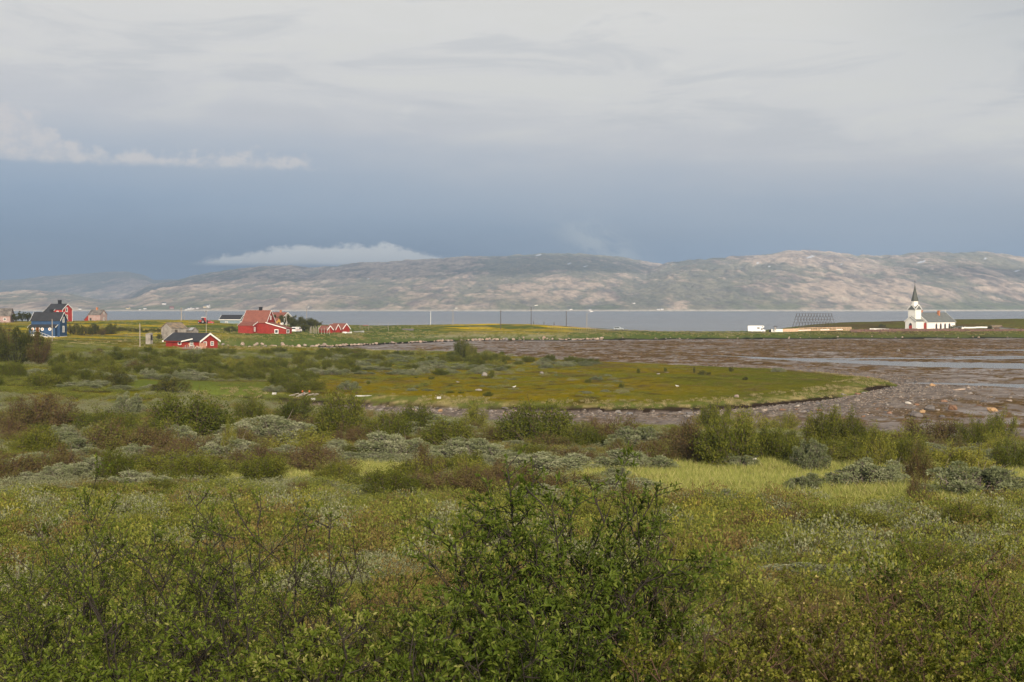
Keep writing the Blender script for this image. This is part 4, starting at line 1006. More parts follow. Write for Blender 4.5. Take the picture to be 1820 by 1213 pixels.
# ---------------------------------------------------------------- boats and shore clutter
def boat(px, Y, rz, L_, mat, label, over=False, sink=.05):
    x = px_x(px, Y); z = gz(x, Y); o = empty('rowing_boat', (x, Y, z - sink), R(rz), label, 'boat')
    n = 9; V_ = []; Fc = []
    for i in range(n):
        a = i / (n - 1); w_ = .8 * math.sin(math.pi * min(1, .12 + .88 * (1 - a) ** .8) * .5) * (1 if i < n - 1 else .05) * (.85 + .3 * a * (1 - a)); hgt = .55 + .25 * a * a
        for j in range(7):
            t = -1 + j / 3; V_.append((-L_ / 2 + L_ * a, w_ * t, hgt * abs(t) ** 1.8))
    for i in range(n - 1):
        for j in range(6): Fc.append((i * 7 + j, i * 7 + j + 1, (i + 1) * 7 + j + 1, (i + 1) * 7 + j))
    Fc.append(tuple(range(7)))
    if over: V_ = [(p[0], p[1], .62 - p[2]) for p in V_]
    mb = MB(); mb.poly(V_, Fc); hl = mb.build('hull', mat, o)
    md_ = hl.modifiers.new('solid', 'SOLIDIFY'); md_.thickness = .05
    if over: mb = MB(); mb.box(-L_ / 2, L_ / 2 * .9, -.04, .04, .62, .72); mb.build('keel', POLEW, o)
    else:
        mb = MB(); mb.box(-.15, .15, -.7, .7, .36, .42); mb.box(-L_ * .3, -L_ * .3 + .25, -.65, .65, .36, .42); mb.build('thwart', POLEW, o)
    return o
boat(725, 545, 4, 5.2, paint('tarred_boat', (.10, .09, .09, 1), .6), 'dark upturned boat with pale keel lying in the green field', True)
boat(638, 500, 15, 4.2, GALV, 'grey open boat lying in the grass beyond the red sheds')
boat(612.5, 478, 30, 1.8, CARW, 'small white dinghy in front of the widest red shed', True)
boat(621, 480, 10, 1.9, CARW, 'small white open boat at the corner of the widest red shed')
# pile of weathered timber in front of the boathouse
x, y = px_x(345, 338), 338; z = gz(x, y)
o = empty('timber_pile', (x, y, z), 0, 'heap of weathered grey planks and stumps before the boathouse', 'wood pile')
for i in range(26):
    a = Vector((rnd.uniform(-2.4, 2.0), rnd.uniform(-.8, .8), rnd.uniform(0, .5))); b = a + Vector((rnd.uniform(-1.2, 1.2), rnd.uniform(-.4, .4), rnd.uniform(.5, 1.5)))
    mb = MB(); mb.plank(a, b, rnd.uniform(.2, .4), .06, up=(rnd.uniform(-1, 1), rnd.uniform(-1, 1), .3)); mb.build('plank', GREYW if i % 4 else SALMON, o)
x, y = px_x(333, 336), 336
boat(332, 336, 20, 2.6, paint('maroon_hull', (.11, .025, .03, 1), .6), 'maroon boat half sunk in grass before the timber heap', True)
x, y = px_x(360, 342), 342; o = empty('board_stack', (x, y, gz(x, y)), R(10), 'upright stack of reddish boards leaning near the boathouse gable', 'boards')
for i in range(5): mb = MB(); mb.plank((-.9 + i * .4, -.1 * i, 0), (-.8 + i * .4, .3, 2.0 - .1 * (i % 2)), .38, .05, up=(1, 0, 0)); mb.build('board', paint('reddish_boards', (.33, .17, .11, 1), .85), o)
# plank hut ruin on the spit at the left bank
x, y, z = hit(538, 706); o = empty('driftwood_pile', (x, y, z), 0, 'low pile of driftwood and orange floats on the grassy bank', 'driftwood')
for i in range(14):
    a = Vector((rnd.uniform(-2.2, 1.6), rnd.uniform(-.5, .5), rnd.uniform(0, .3))); mb = MB(); mb.bar(a, a + Vector((rnd.uniform(.6, 1.6), rnd.uniform(-.3, .3), rnd.uniform(.0, .5))), .09, .06); mb.build('log', GREYW, o)
for xx in (-.1, .9): mb = MB(); mb.lathe([(.05, 0), (.12, .06), (.16, .17), (.12, .28), (.05, .34)], c=(xx, .1, .55)); mb.build('float', paint('faded_orange_plastic', (.36, .10, .03, 1), .6), o)
for px, py, lab in ((487, 701.5, 'white plastic crate washed up on the grassy bank'), (556, 712, 'small white drum in the straw beside the driftwood'), (646, 706.5, 'long white board lying in the straw on the bank'), (780, 710.5, 'small white can lying on the mossy bank')):
    x, y, z = hit(px, py); mb = MB(); l = {646: 1.2}.get(px, .30); mb.box(-l, l, -.2, .2, -.05, .10 if px == 646 else .26)
    tag(mb.build('washed_up_litter', paint('dull_white_plastic', (.50, .49, .46, 1), .6), None, .03, loc=(x, y, z)), lab, 'litter')
# gulls on the moss
def gull(px, py, lab, rz):
    x, y, z = hit(px, py); o = empty('gull', (x, y, z), R(rz), lab, 'bird')
    mb = MB(); n = len(mb.v)
    prof = [(-.30, .02, .30), (-.18, .07, .30), (0, .10, .30), (.12, .09, .33), (.19, .055, .40), (.25, .05, .45), (.31, .012, .44)]
    for px_, r_, z_ in prof:
        for i in range(8): t = 2 * math.pi * i / 8; mb.v.append((px_, r_ * math.cos(t), z_ + r_ * math.sin(t)))
    for j in range(len(prof) - 1):
        for i in range(8): mb.f.append([j * 8 + i, j * 8 + (i + 1) % 8, (j + 1) * 8 + (i + 1) % 8, (j + 1) * 8 + i]); mb.m.append(0)
    mb.f.append(list(range(8))); mb.m.append(0)
    mb.build('body', WHITE, o, smooth=True)
    for s in (-1, 1):
        mb = MB(); mb.poly([(.10, s * .085, .36), (-.12, s * .10, .37), (-.36, s * .03, .31), (-.1, s * .105, .28), (.10, s * .09, .30)] + [(.10, s * .10, .36), (-.12, s * .115, .37), (-.36, s * .045, .31), (-.1, s * .12, .28), (.10, s * .105, .30)], [(0, 1, 2, 3, 4), (5, 6, 7, 8, 9)] + [(i, (i + 1) % 5, 5 + (i + 1) % 5, 5 + i) for i in range(5)]); mb.build('wing', GALV, o)
        mb = MB(); mb.bar((.0, s * .04, 0), (0, s * .04, .24), .012); mb.build('leg', YEL, o)
    mb = MB(); mb.bar((.30, 0, .44), (.37, 0, .43), .015, .004); mb.build('beak', YEL, o)
gull(914, 691.5, 'white gull standing on the moss below two grey boulders', 20); gull(1204, 691, 'white gull standing alone on the green spit', 160)

# ---------------------------------------------------------------- gravel road
rp = [(960, 620), (985, 612), (1010, 604), (1040, 596), (1075, 588), (1100, 580), (1125, 575), (1150, 573), (1250, 571), (1345, 569), (1400, 567)]
vs = []; fs = []
rx = np.array([px_x(p, Y) for p, Y in rp]); ry = np.array([Y for p, Y in rp]); tq = np.linspace(0, len(rp) - 1, 90)
cx = np.interp(tq, range(len(rp)), rx); cyy = np.interp(tq, range(len(rp)), ry)
for i in range(90):
    j = min(i + 1, 89); k0 = max(i - 1, 0); d = Vector((cx[j] - cx[k0], cyy[j] - cyy[k0], 0)).normalized(); nn = Vector((-d.y, d.x, 0))
    wd = 2.2 + 4.0 * math.exp(-((cx[i] - px_x(1105, 578)) / 10) ** 2)
    if cx[i] > px_x(1130, 575): wd = 1.6
    for s in (-1, -.5, 0, .5, 1):
        q = Vector((cx[i], cyy[i], 0)) + nn * (s * wd); vs.append((q.x, q.y, gz(q.x, q.y) + .16 - .10 * s * s))
mb = MB(); mb.poly(vs, [(i * 5 + j, i * 5 + j + 1, (i + 1) * 5 + j + 1, (i + 1) * 5 + j) for i in range(89) for j in range(4)])
tag(mb.build('gravel_road', paint('pale_gravel', (.36, .29, .24, 1), .95, .15, .6)), kind='structure')

# ---------------------------------------------------------------- tiny houses on the far shore
def far_house(px, py, Y, sc_, wmat, rmat, label):
    x = px_x(px, Y); z = hill_z(x, Y) - .3; o = empty('distant_house', (x, Y, z), R(rnd.uniform(-30, 30)), label, 'house', 'pale houses strung along the far shore')
    walls(o, -6 * sc_, 6 * sc_, -4 * sc_, 4 * sc_, 4.5 * sc_, 7.5 * sc_, wmat, -3); gable_roof(o, -6 * sc_, 6 * sc_, -4 * sc_, 4 * sc_, 4.5 * sc_, 7.5 * sc_, rmat, .5, .4, None)
fw_ = paint('far_white_wall', (.85, .82, .78, 1), .7); fy = paint('far_cream_wall', (.75, .6, .35, 1), .7)
for px, Y, s_, a, lab in ((142, 4130, .8, fw_, 0), (228, 4160, 1.0, fy, 'cream house standing alone at the low end of the far shore'), (258, 4150, .8, fw_, 0), (249, 4110, .6, fw_, 0), (292, 4400, 1.1, fw_, 'white house set higher up the far hillside than its neighbours'), (305, 4160, 1.2, PINK, 'pinkish house among the white ones on the far shore'),
                       (336, 4120, 1.3, fw_, 0), (331, 4100, .7, fw_, 0), (343, 4130, .8, fw_, 0), (351, 4140, .7, fw_, 0), (368, 4170, 1.5, fw_, 'largest white building on the far shore, above the tractor'), (364, 4160, .9, fy, 0), (1126, 4350, .9, fw_, 'lone white cabin on the far hillside beyond the silver car'), (1170, 4080, .8, fw_, 0), (1176, 4085, .9, fw_, 0), (1048, 4080, .8, fw_, 0)):
    far_house(px, 0, Y, s_, a, SLATE if a is not PINK else RUSTROOF, lab or 'tiny white house on the far shore of the fjord')
# ---------------------------------------------------------------- boulders
def rockmat(name, c1, c2, c3):
    m, nt, b = newmat(name)
    tcc = nt.node('ShaderNodeTexCoord').outputs['Object']; oi = nt.node('ShaderNodeObjectInfo').outputs['Random']
    base = nt.ramp(oi, [(0, c1), (.5, c2), (1, c3)])
    nt.set(b.inputs['Base Color'], nt.mix(1.0, base, nt.ramp(nt.noise(tcc, 2.5, 7, .7), [(.3, (.55, .55, .55, 1)), (.7, (1.35, 1.33, 1.3, 1))]), 'MULTIPLY'))
    b.inputs['Roughness'].default_value = .9; b.inputs['Specular IOR Level'].default_value = .2
    bp = nt.node('ShaderNodeBump', {'Strength': .6, 'Distance': .06, 'Height': nt.noise(tcc, 5, 7, .7)}); nt.set(b.inputs['Normal'], bp.outputs[0])
    return m
RK_PINK = rockmat('pink_granite', (.34, .25, .19, 1), (.25, .20, .165, 1), (.42, .33, .26, 1))
RK_GREY = rockmat('grey_stone_mix', (.13, .13, .135, 1), (.24, .21, .185, 1), (.33, .27, .22, 1))
RK_DARK = rockmat('dark_stone', (.10, .095, .10, 1), (.12, .11, .105, 1), (.15, .13, .12, 1))
RK_RUST = rockmat('rusty_stone', (.19, .11, .07, 1), (.22, .13, .08, 1), (.20, .12, .085, 1))
RK_ORNG = rockmat('ochre_stone', (.36, .22, .11, 1), (.34, .22, .12, 1), (.38, .25, .13, 1))
RK_LGT = rockmat('lichen_grey_stone', (.20, .18, .165, 1), (.23, .21, .185, 1), (.26, .235, .21, 1))
RK_WHT = rockmat('white_quartz', (.46, .43, .39, 1), (.48, .45, .41, 1), (.44, .41, .37, 1))
def rock_geo(seed, sub=3, flat=.7):
    r = random.Random(seed); bm = bmesh.new(); bmesh.ops.create_icosphere(bm, subdivisions=sub, radius=1.0)
    pl = [(Vector((r.gauss(0, 1), r.gauss(0, 1), r.gauss(0, .8))).normalized(), r.uniform(.55, .9)) for _ in range(11)]
    off = r.random() * 50
    for v in bm.verts:
        p = v.co.normalized(); d = 1.0
        for n_, k in pl:
            q = p.dot(n_)
            if q > 1e-3: d = min(d, k / q)
        d *= 1 + .07 * float(vn(np.array([p.x * 2.3 + off]), np.array([p.y * 2.3 + p.z * 1.7]), seed)[0])
        v.co = Vector((p.x * d, p.y * d * .9, p.z * d * flat))
    me = bpy.data.meshes.new('boulder')
    for f in bm.faces: f.smooth = False
    bm.to_mesh(me); bm.free(); return me
GEO = [rock_geo(100 + i, 3 if i < 4 else 2, .62 + .05 * (i % 3)) for i in range(7)]
RM = {}
def rock_mesh(i, mat):
    k = (i, mat.name)
    if k not in RM:
        me = GEO[i].copy(); me.materials.clear(); me.materials.append(mat); RM[k] = me
    return RM[k]
def boulder(x, y, r, mat, label, group=None, sx=1.0, sz=1.0, sink=.3, gi=None, name='boulder', cat='rock'):
    o = link(name, rock_mesh(rnd.randrange(7) if gi is None else gi, mat)); z = gz(x, y)
    o.location = (x, y, z + r * .6 * sz * (1 - 2 * sink)); o.scale = (r * sx, r, r * sz); o.rotation_euler = (rnd.uniform(-.2, .2), rnd.uniform(-.2, .2), rnd.uniform(-.4, .4) if sx > 1.3 else rnd.uniform(0, 6.28))
    return tag(o, label, cat, group)
def bpx(px, py, w_, mat, label, sx=1.0, sz=1.0, gi=None):
    x, y, z = hit(px, py); return boulder(x, y, w_ / 2 / F * y / sx, mat, label, None, sx, sz, .25, gi)
bpx(861, 669, 13, RK_LGT, 'pale grey boulder tilted beside a small shrub on the heath', 1.1, 1.3, 0)
bpx(963, 665, 11, RK_LGT, 'rounded grey boulder alone on the brown moss', 1.2, 1.1, 1)
bpx(850, 695, 15, RK_LGT, 'flat pinkish grey boulder low in the moss', 1.8, .8, 2)
bpx(813, 680, 10, RK_LGT, 'small half-buried grey stone on the mossy heath', 1.6, .6, 3)
bpx(1310, 707, 11, RK_PINK, 'pointed pinkish boulder on the green bank', 1.2, 1.2, 0)
bpx(1170, 666, 8, RK_LGT, 'dark-topped small stone near low bushes on the heath', 1.5, .7, 2)
bpx(1185, 663, 12, RK_LGT, 'flat pale slab lying on the brown heath', 2.2, .4, 3)
bpx(1630, 742, 36, RK_DARK, 'big dark grey slab boulder on the pebble shore', 1.6, .9, 1)
bpx(1641, 735, 13, RK_ORNG, 'rounded ochre boulder resting against the dark slab', 1.0, 1.1, 4)
bpx(1654, 730, 24, RK_DARK, 'broad dark boulder behind the ochre one on the shore', 1.3, 1.0, 2)
bpx(1695, 729, 22, RK_RUST, 'squarish rust-brown boulder standing in the wet mud', 1.1, 1.3, 3)
bpx(1765, 732, 26, RK_ORNG, 'smooth ochre boulder alone on the wet mud', 1.5, .9, 5)
bpx(1741, 722, 14, RK_RUST, 'low reddish stone between rust-brown and ochre boulders', 2.0, .6, 4)
bpx(1658, 687, 14, RK_ORNG, 'orange-brown boulder at the edge of the tidal channel', 1.2, 1.0, 1)
bpx(1613, 680, 10, RK_DARK, 'blackish boulder in the tidal channel by the spit tip', 1.2, 1.0, 0)
bpx(1628, 681, 8, RK_DARK, 'small weedy dark stone in the tidal channel', 1.3, .8, 2)
bpx(1542, 673, 9, RK_RUST, 'small brown stone at the pool behind the spit', 1.1, 1.1, 3)
bpx(1597, 625, 11, RK_LGT, 'lone pale boulder far out on the weedy mudflat', 1.3, 1.0, 5)
bpx(1615, 719, 14, RK_WHT, 'white boulder among the shore pebbles', 1.5, .9, 2)
bpx(1418, 724, 11, RK_WHT, 'white stone on the edge of the dark peat bank', 1.6, .8, 4)
bpx(1391, 722, 9, RK_LGT, 'grey-green stone on the peat bank beside a white one', 1.4, .8, 1)
bpx(1499, 703, 9, RK_LGT, 'grey boulder in the grass near the spit tip', 1.2, 1.1, 3)
bpx(782, 733, 11, RK_ORNG, 'ochre stone on the mud below the peat bank', 1.2, 1.2, 1)
bpx(740, 727, 14, RK_LGT, 'grey stone at the foot of the peat bank', 1.5, .9, 0)
bpx(838, 730, 8, RK_ORNG, 'small orange stone at the foot of the peat bank', 1.2, 1, 5)
bpx(1620, 713, 12, RK_LGT, 'pale slab among pebbles below the spit tip', 1.8, .6, 0)
bpx(1705, 694, 26, RK_PINK, 'long flat pinkish slab beyond the pebble shore', 2.4, .5, 2)
# riprap along the far beach
GR = 'pinkish boulders lining the beach below the red house'
n = 0
while n < 260:
    px = rnd.uniform(388, 1075) if n < 225 else rnd.uniform(1075, 1800)
    f_ = np.array(_far); Y0 = shore_pt(px, float(np.interp(px, f_[:, 0], f_[:, 1])) )[1]
    y = Y0 + rnd.uniform(2.2, 7.0); x = px_x(px, y)
    boulder(x, y, (.38 + .62 * rnd.random() ** 1.6) * (.65 if px > 1075 else 1), RK_PINK if rnd.random() < .85 else RK_GREY, 'pinkish shore boulder in the long line below the grass bank', GR, 1, rnd.uniform(.8, 1.2)); n += 1
# stones on the tip of the spit and the bank foot
GS2 = 'stones strewn below the spit'
n = 0
while n < 110:
    px = rnd.uniform(1230, 1800) if n < 80 else rnd.uniform(640, 1230); py = rnd.uniform(686, 742) if n < 80 else rnd.uniform(724, 742)
    x, y, z = hit(px, py, 150, 330); sd = float(bay_sd(np.array([x]), np.array([y]))[0])
    if sd > .6 or sd < -30 or (px > 1650 and rnd.random() < .6) : continue
    near = -sd < 6
    boulder(x, y, rnd.uniform(.14, .48) * (1.15 if near else .9), rnd.choice([RK_GREY, RK_GREY, RK_GREY, RK_DARK, RK_LGT, RK_RUST]), 'fist to knee high stone among many on the pebbly shore below the spit', GS2, rnd.uniform(1, 1.5), rnd.uniform(.6, 1), name='shore_stone', cat='stone'); n += 1

# ---------------------------------------------------------------- scatter helper (uncountable cover): points carrying instances
PROTO = bpy.data.collections.new('cover_shapes')      # not linked to the scene
def proto(name, me):
    o = bpy.data.objects.new(name, me); PROTO.objects.link(o); return o
def scatter(name, pts, scl, rot, protos, label=None, sclz=None):
    """ONE stuff object: a point mesh with geometry-nodes instances, one branch per shape"""
    pts = np.asarray(pts, np.float32); n = len(pts); which = rng.integers(0, len(protos), n)
    me = mesh_np(name, pts, attrs={'scl': scl, 'sclz': sclz if sclz is not None else scl, 'rot': rot, 'pick': which.astype(np.float32)})
    o = link(name, me); tag(o, label, None, None, 'stuff')
    ng = bpy.data.node_groups.new(name, 'GeometryNodeTree')
    ng.interface.new_socket('Geometry', in_out='INPUT', socket_type='NodeSocketGeometry'); ng.interface.new_socket('Geometry', in_out='OUTPUT', socket_type='NodeSocketGeometry')
    gi = ng.nodes.new('NodeGroupInput'); go = ng.nodes.new('NodeGroupOutput'); jn = ng.nodes.new('GeometryNodeJoinGeometry')
    def attr(a):
        q = ng.nodes.new('GeometryNodeInputNamedAttribute'); q.data_type = 'FLOAT'; q.inputs['Name'].default_value = a; return q.outputs[0]
    cs = ng.nodes.new('ShaderNodeCombineXYZ'); ng.links.new(attr('scl'), cs.inputs[0]); ng.links.new(attr('scl'), cs.inputs[1]); ng.links.new(attr('sclz'), cs.inputs[2])
    cr = ng.nodes.new('ShaderNodeCombineXYZ'); ng.links.new(attr('rot'), cr.inputs[2])
    for i, p in enumerate(protos):
        oi = ng.nodes.new('GeometryNodeObjectInfo'); oi.inputs['Object'].default_value = p; oi.inputs['As Instance'].default_value = True
        ip = ng.nodes.new('GeometryNodeInstanceOnPoints')
        cm = ng.nodes.new('FunctionNodeCompare'); cm.data_type = 'FLOAT'; cm.operation = 'EQUAL'; cm.inputs['Epsilon'].default_value = .1
        ng.links.new(attr('pick'), cm.inputs[0]); cm.inputs[1].default_value = float(i)
        ng.links.new(gi.outputs[0], ip.inputs['Points']); ng.links.new(cm.outputs[0], ip.inputs['Selection']); ng.links.new(oi.outputs['Geometry'], ip.inputs['Instance'])
        ng.links.new(cr.outputs[0], ip.inputs['Rotation']); ng.links.new(cs.outputs[0], ip.inputs['Scale']); ng.links.new(ip.outputs[0], jn.inputs[0])
    ng.links.new(jn.outputs[0], go.inputs[0])
    md_ = o.modifiers.new('cover', 'NODES'); md_.node_group = ng
    return o
# pebbles
pbs = []
for i in range(4):
    me = GEO[4 + i % 3].copy(); me.materials.clear(); me.materials.append(RK_GREY if i < 3 else RK_PINK); pbs.append(proto('pebble', me))
P_ = []
c = rng.uniform([-40, 155], [130, 300], (60000, 2)); sd = bay_sd(c[:, 0], c[:, 1]); ok = (sd < .3) & (sd > -22) & (rng.random(len(c)) < np.exp(sd / 9)); c = c[ok][:5200]
z = gz_full(c[:, 0], c[:, 1])[0]; s_ = rng.uniform(.05, .17, len(c))
scatter('gravel', np.column_stack([c, z]), s_, rng.uniform(0, 6.28, len(c)), pbs, 'grey and pink pebbles of the spit shore', s_ * .8)
# bladderwrack clumps on the flat
wk, nt, b = newmat('bladderwrack'); oi = nt.node('ShaderNodeObjectInfo').outputs['Random']
nt.set(b.inputs['Base Color'], nt.ramp(oi, [(0, (.055, .028, .010, 1)), (.5, (.12, .060, .014, 1)), (1, (.17, .10, .025, 1))])); b.inputs['Roughness'].default_value = .6
wks = []
for i in range(3):
    me = GEO[4 + i].copy(); me.materials.clear(); me.materials.append(wk); wks.append(proto('wrack_clump', me))
c = rng.uniform([-60, 150], [290, 545], (90000, 2)); sd = bay_sd(c[:, 0], c[:, 1]); px = 910 + c[:, 0] / c[:, 1] * F
nn = fbm(c[:, 0] / 14, c[:, 1] / 14, 4, 83)
ok = (sd < -3) & (px < 2000) & (rng.random(len(c)) < np.clip(.06 + .9 * (nn + .05) + .25 * sst(700, 1400, px), .02, .6) * sst(560, 800, px)); c = c[ok][:15000]
zz, _, _ = gz_full(c[:, 0], c[:, 1]); ok = zz > .0; c = c[ok]; zz = zz[ok]; s_ = rng.uniform(.15, .55, len(c)) * (.7 + .6 * sst(200, 400, c[:, 1]))
scatter('bladderwrack', np.column_stack([c, zz]), s_, rng.uniform(0, 6.28, len(c)), wks, 'brown seaweed clumps on the tidal mud', s_ * .30)
# ---------------------------------------------------------------- leaves, stems
def leafmat(name, stops, trans=.30, rough=.55, objvar=.35):
    """colour runs along 'tint' (per leaf); each plant shifts a little by its own random value"""
    m, nt, b = newmat(name)
    t = E(nt, nt.node('ShaderNodeAttribute', attribute_name='tint').outputs['Fac']); oi = E(nt, nt.node('ShaderNodeObjectInfo').outputs['Random'])
    c = nt.ramp(nt.m('ADD', t, (oi - .5) * objvar, clamp=True), stops)
    nt.set(b.inputs['Base Color'], c); b.inputs['Roughness'].default_value = rough; b.inputs['Specular IOR Level'].default_value = .10
    tr = nt.node('ShaderNodeBsdfTranslucent', {'Color': c}); mx = nt.node('ShaderNodeMixShader', {0: trans})
    nt.l.new(b.outputs[0], mx.inputs[1]); nt.l.new(tr.outputs[0], mx.inputs[2]); nt.l.new(mx.outputs[0], m.node_tree.nodes['Material Output'].inputs['Surface'])
    return m
def c4(*a): return tuple(a) + (1,)
L_GREEN = leafmat('willow_leaf', [(0, c4(.046, .062, .008)), (.45, c4(.094, .108, .013)), (1, c4(.20, .195, .030))], .32)
L_SAGE = leafmat('grey_willow_leaf', [(0, c4(.085, .100, .042)), (.5, c4(.165, .185, .090)), (1, c4(.31, .31, .20))], .2, .7)
L_RED = leafmat('dwarf_birch_leaf', [(0, c4(.090, .060, .026)), (.45, c4(.125, .092, .034)), (.75, c4(.115, .115, .026)), (1, c4(.15, .155, .034))], .25)
L_YEL = leafmat('young_birch_leaf', [(0, c4(.11, .125, .016)), (.5, c4(.18, .185, .026)), (1, c4(.28, .25, .05))])
L_DARK = leafmat('dark_leaf', [(0, c4(.044, .052, .011)), (.5, c4(.078, .082, .018)), (1, c4(.14, .125, .032))])
L_BIG = leafmat('sallow_leaf', [(0, c4(.052, .082, .011)), (.5, c4(.098, .138, .019)), (.82, c4(.165, .20, .034)), (1, c4(.30, .30, .09))], .42, .45, .1)
L_SAP = leafmat('sapling_leaf', [(0, c4(.052, .080, .010)), (.5, c4(.100, .134, .017)), (.85, c4(.17, .20, .033)), (1, c4(.30, .29, .10))], .35, .5, .15)
L_BIRCH = leafmat('birch_leaf', [(0, c4(.070, .088, .011)), (.5, c4(.145, .155, .022)), (.85, c4(.25, .235, .046)), (1, c4(.46, .38, .14))], .35, .45, .15)
G_MEAD = leafmat('meadow_blade', [(0, c4(.20, .24, .05)), (.55, c4(.33, .34, .085)), (.85, c4(.47, .42, .16)), (1, c4(.60, .50, .24))], .35, .6)
G_GREEN = leafmat('grass_blade', [(0, c4(.12, .145, .024)), (.5, c4(.20, .21, .042)), (1, c4(.38, .33, .12))], .35, .6)
G_STRAW = leafmat('straw_blade', [(0, c4(.15, .16, .045)), (.5, c4(.27, .23, .10)), (1, c4(.42, .34, .18))], .3, .7)
BARK = paint('brown_twig_bark', (.075, .054, .036, 1), .85, .15, 6); BARKR = paint('reddish_twig_bark', (.090, .054, .034, 1), .8, .15, 6); BARKG = paint('grey_twig_bark', (.20, .165, .14, 1), .85, .15, 6); BARKD = paint('dark_twig_bark', (.030, .024, .019, 1), .85, .15, 6)

def unit(v): return v / np.maximum(np.linalg.norm(v, axis=-1, keepdims=True), 1e-9)
def leaf_quads(P, D, Nn, ln, wd, fold=.15):
    D = unit(D); S = unit(np.cross(D, Nn)); Nn = np.cross(S, D); ln = np.asarray(ln)[:, None]; wd = np.asarray(wd)[:, None]
    V = np.stack([P, P + D * ln * .5 + S * wd * .5 + Nn * wd * fold, P + D * ln, P + D * ln * .5 - S * wd * .5 + Nn * wd * fold], 1)
    n = len(P); Q = np.arange(n * 4).reshape(n, 4); return V.reshape(-1, 3), Q, 4
def leaf_hex(P, D, Nn, ln, wd, fold=.18, droop=.15):
    D = unit(D); S = unit(np.cross(D, Nn)); Nn = np.cross(S, D); ln = np.asarray(ln)[:, None]; wd = np.asarray(wd)[:, None]
    up = Nn * wd * fold
    V = np.stack([P, P + D * ln * .32 + S * wd * .48 + up, P + D * ln * .68 + S * wd * .40 + up - Nn * ln * droop * .4, P + D * ln - Nn * ln * droop, P + D * ln * .68 - S * wd * .40 + up - Nn * ln * droop * .4, P + D * ln * .32 - S * wd * .48 + up], 1)
    n = len(P); b = np.arange(n)[:, None] * 6; Q = np.concatenate([b + [0, 1, 2, 3], b + [0, 3, 4, 5]], 1).reshape(-1, 4); return V.reshape(-1, 3), Q, 6
def tubes(A, B, ra, rb, k=4):
    A = np.asarray(A); B = np.asarray(B); D = unit(B - A); ref = np.where(np.abs(D[:, 2:3]) < .9, [[0, 0, 1.0]], [[1.0, 0, 0]]); U = unit(np.cross(D, ref)); W = np.cross(D, U)
    a = 2 * np.pi * np.arange(k) / k; ca, sa = np.cos(a), np.sin(a)
    ring = U[:, None, :] * ca[None, :, None] + W[:, None, :] * sa[None, :, None]
    V = np.concatenate([A[:, None] + ring * np.asarray(ra)[:, None, None], B[:, None] + ring * np.asarray(rb)[:, None, None]], 1)
    i = np.arange(k); q = np.stack([i, (i + 1) % k, k + (i + 1) % k, k + i], 1)
    Q = (np.arange(len(A))[:, None, None] * 2 * k + q[None]).reshape(-1, 4); return V.reshape(-1, 3), Q

# ---------------------------------------------------------------- shrub shapes for the middle distance (unit: about 2 m wide, 1 m = 1)
def shrub_geo(kind, seed, n=2600, lf=.075):
    r = np.random.default_rng(seed)
    K = {'green': 34, 'sage': 44, 'red': 28, 'yellow': 24, 'dark': 30}[kind]
    # lobes: twig heads spread over a dome
    th = r.uniform(0, 6.283, K); rr = np.sqrt(r.random(K)); rx = 1.0
    cx, cy_ = rr * np.cos(th) * rx, rr * np.sin(th) * rx
    hz = np.sqrt(np.maximum(0.05, 1 - rr ** 2 * .85)) * r.uniform(.55, 1.12, K) * (1 + .28 * np.sin(th * r.integers(1, 3) + r.uniform(0, 6)) * rr)
    if kind == 'sage': hz *= .82
    cen = np.stack([cx, cy_, hz], 1)
    pick = r.integers(0, K, n); c = cen[pick]
    up = kind in ('green', 'red', 'yellow')
    if up:          # upright wands: leaves spread down along each
        t = r.random(n) ** 1.4 * 1.16 - .16; base = np.stack([cx * .35, cy_ * .35, np.zeros(K)], 1)[pick]
        P = c + (base - c) * (t * .78)[:, None] + r.normal(0, 1, (n, 3)) * np.array([.11, .11, .09]) * (1 + .6 * t)[:, None]
        D = unit(c - base) * .7 + r.normal(0, .6, (n, 3))
    else:
        g = unit(r.normal(0, 1, (n, 3)) + [0, 0, .55]); rad = np.where(r.random(n) < .7, .17, .12)[:, None] * (1.3 if kind != 'sage' else 1) * r.uniform(.75, 1.1, (n, 1))
        P = c + g * rad * np.array([1, 1, .8]); D = g + r.normal(0, .55, (n, 3)) + [0, 0, .25]
        low = r.random(n) < .18; P[low, 2] *= r.uniform(.1, .8, low.sum())
    P[:, 2] = np.maximum(P[:, 2], .02)
    s = lf * r.uniform(.6, 1.5, n); V, Q, m_ = leaf_quads(P, D, unit(r.normal(0, 1, (n, 3)) + [0, 0, .8]), s * 1.5, s * (.75 if kind != 'sage' else .9))
    tint = np.clip(r.normal(.45, .30 if kind == 'red' else .22, K)[pick] * .65 + r.normal(.45, .24, n) * .5, 0, 1)
    fol = (V, Q, np.repeat(tint, m_))
    nb = 2 if kind in ('red',) else 1
    A = []; B = []; ra = []; rb = []
    for i in range(K):
        b0 = np.array([cx[i] * .22, cy_[i] * .22, -.12]); mid = np.array([cx[i] * .7, cy_[i] * .7, hz[i] * .5]) + r.normal(0, .05, 3)
        A += [b0, mid]; B += [mid, cen[i] + [0, 0, .06]]; ra += [.022, .014]; rb += [.014, .005]
        for j in range(5 * nb):
            t = r.uniform(.25, .95); p = mid + (cen[i] - mid) * t; q = p + (unit((cen[i] - b0)[None])[0] * .6 + r.normal(0, .45, 3)) * r.uniform(.2, .38)
            A.append(p); B.append(q); ra.append(.009); rb.append(.003)
    SV, SQ = tubes(A, B, ra, rb, 3)
    return fol, (SV, SQ)
KINDS = {'green': (L_GREEN, BARK), 'sage': (L_SAGE, BARKG), 'red': (L_RED, BARKR), 'yellow': (L_YEL, BARK), 'dark': (L_DARK, BARKD)}
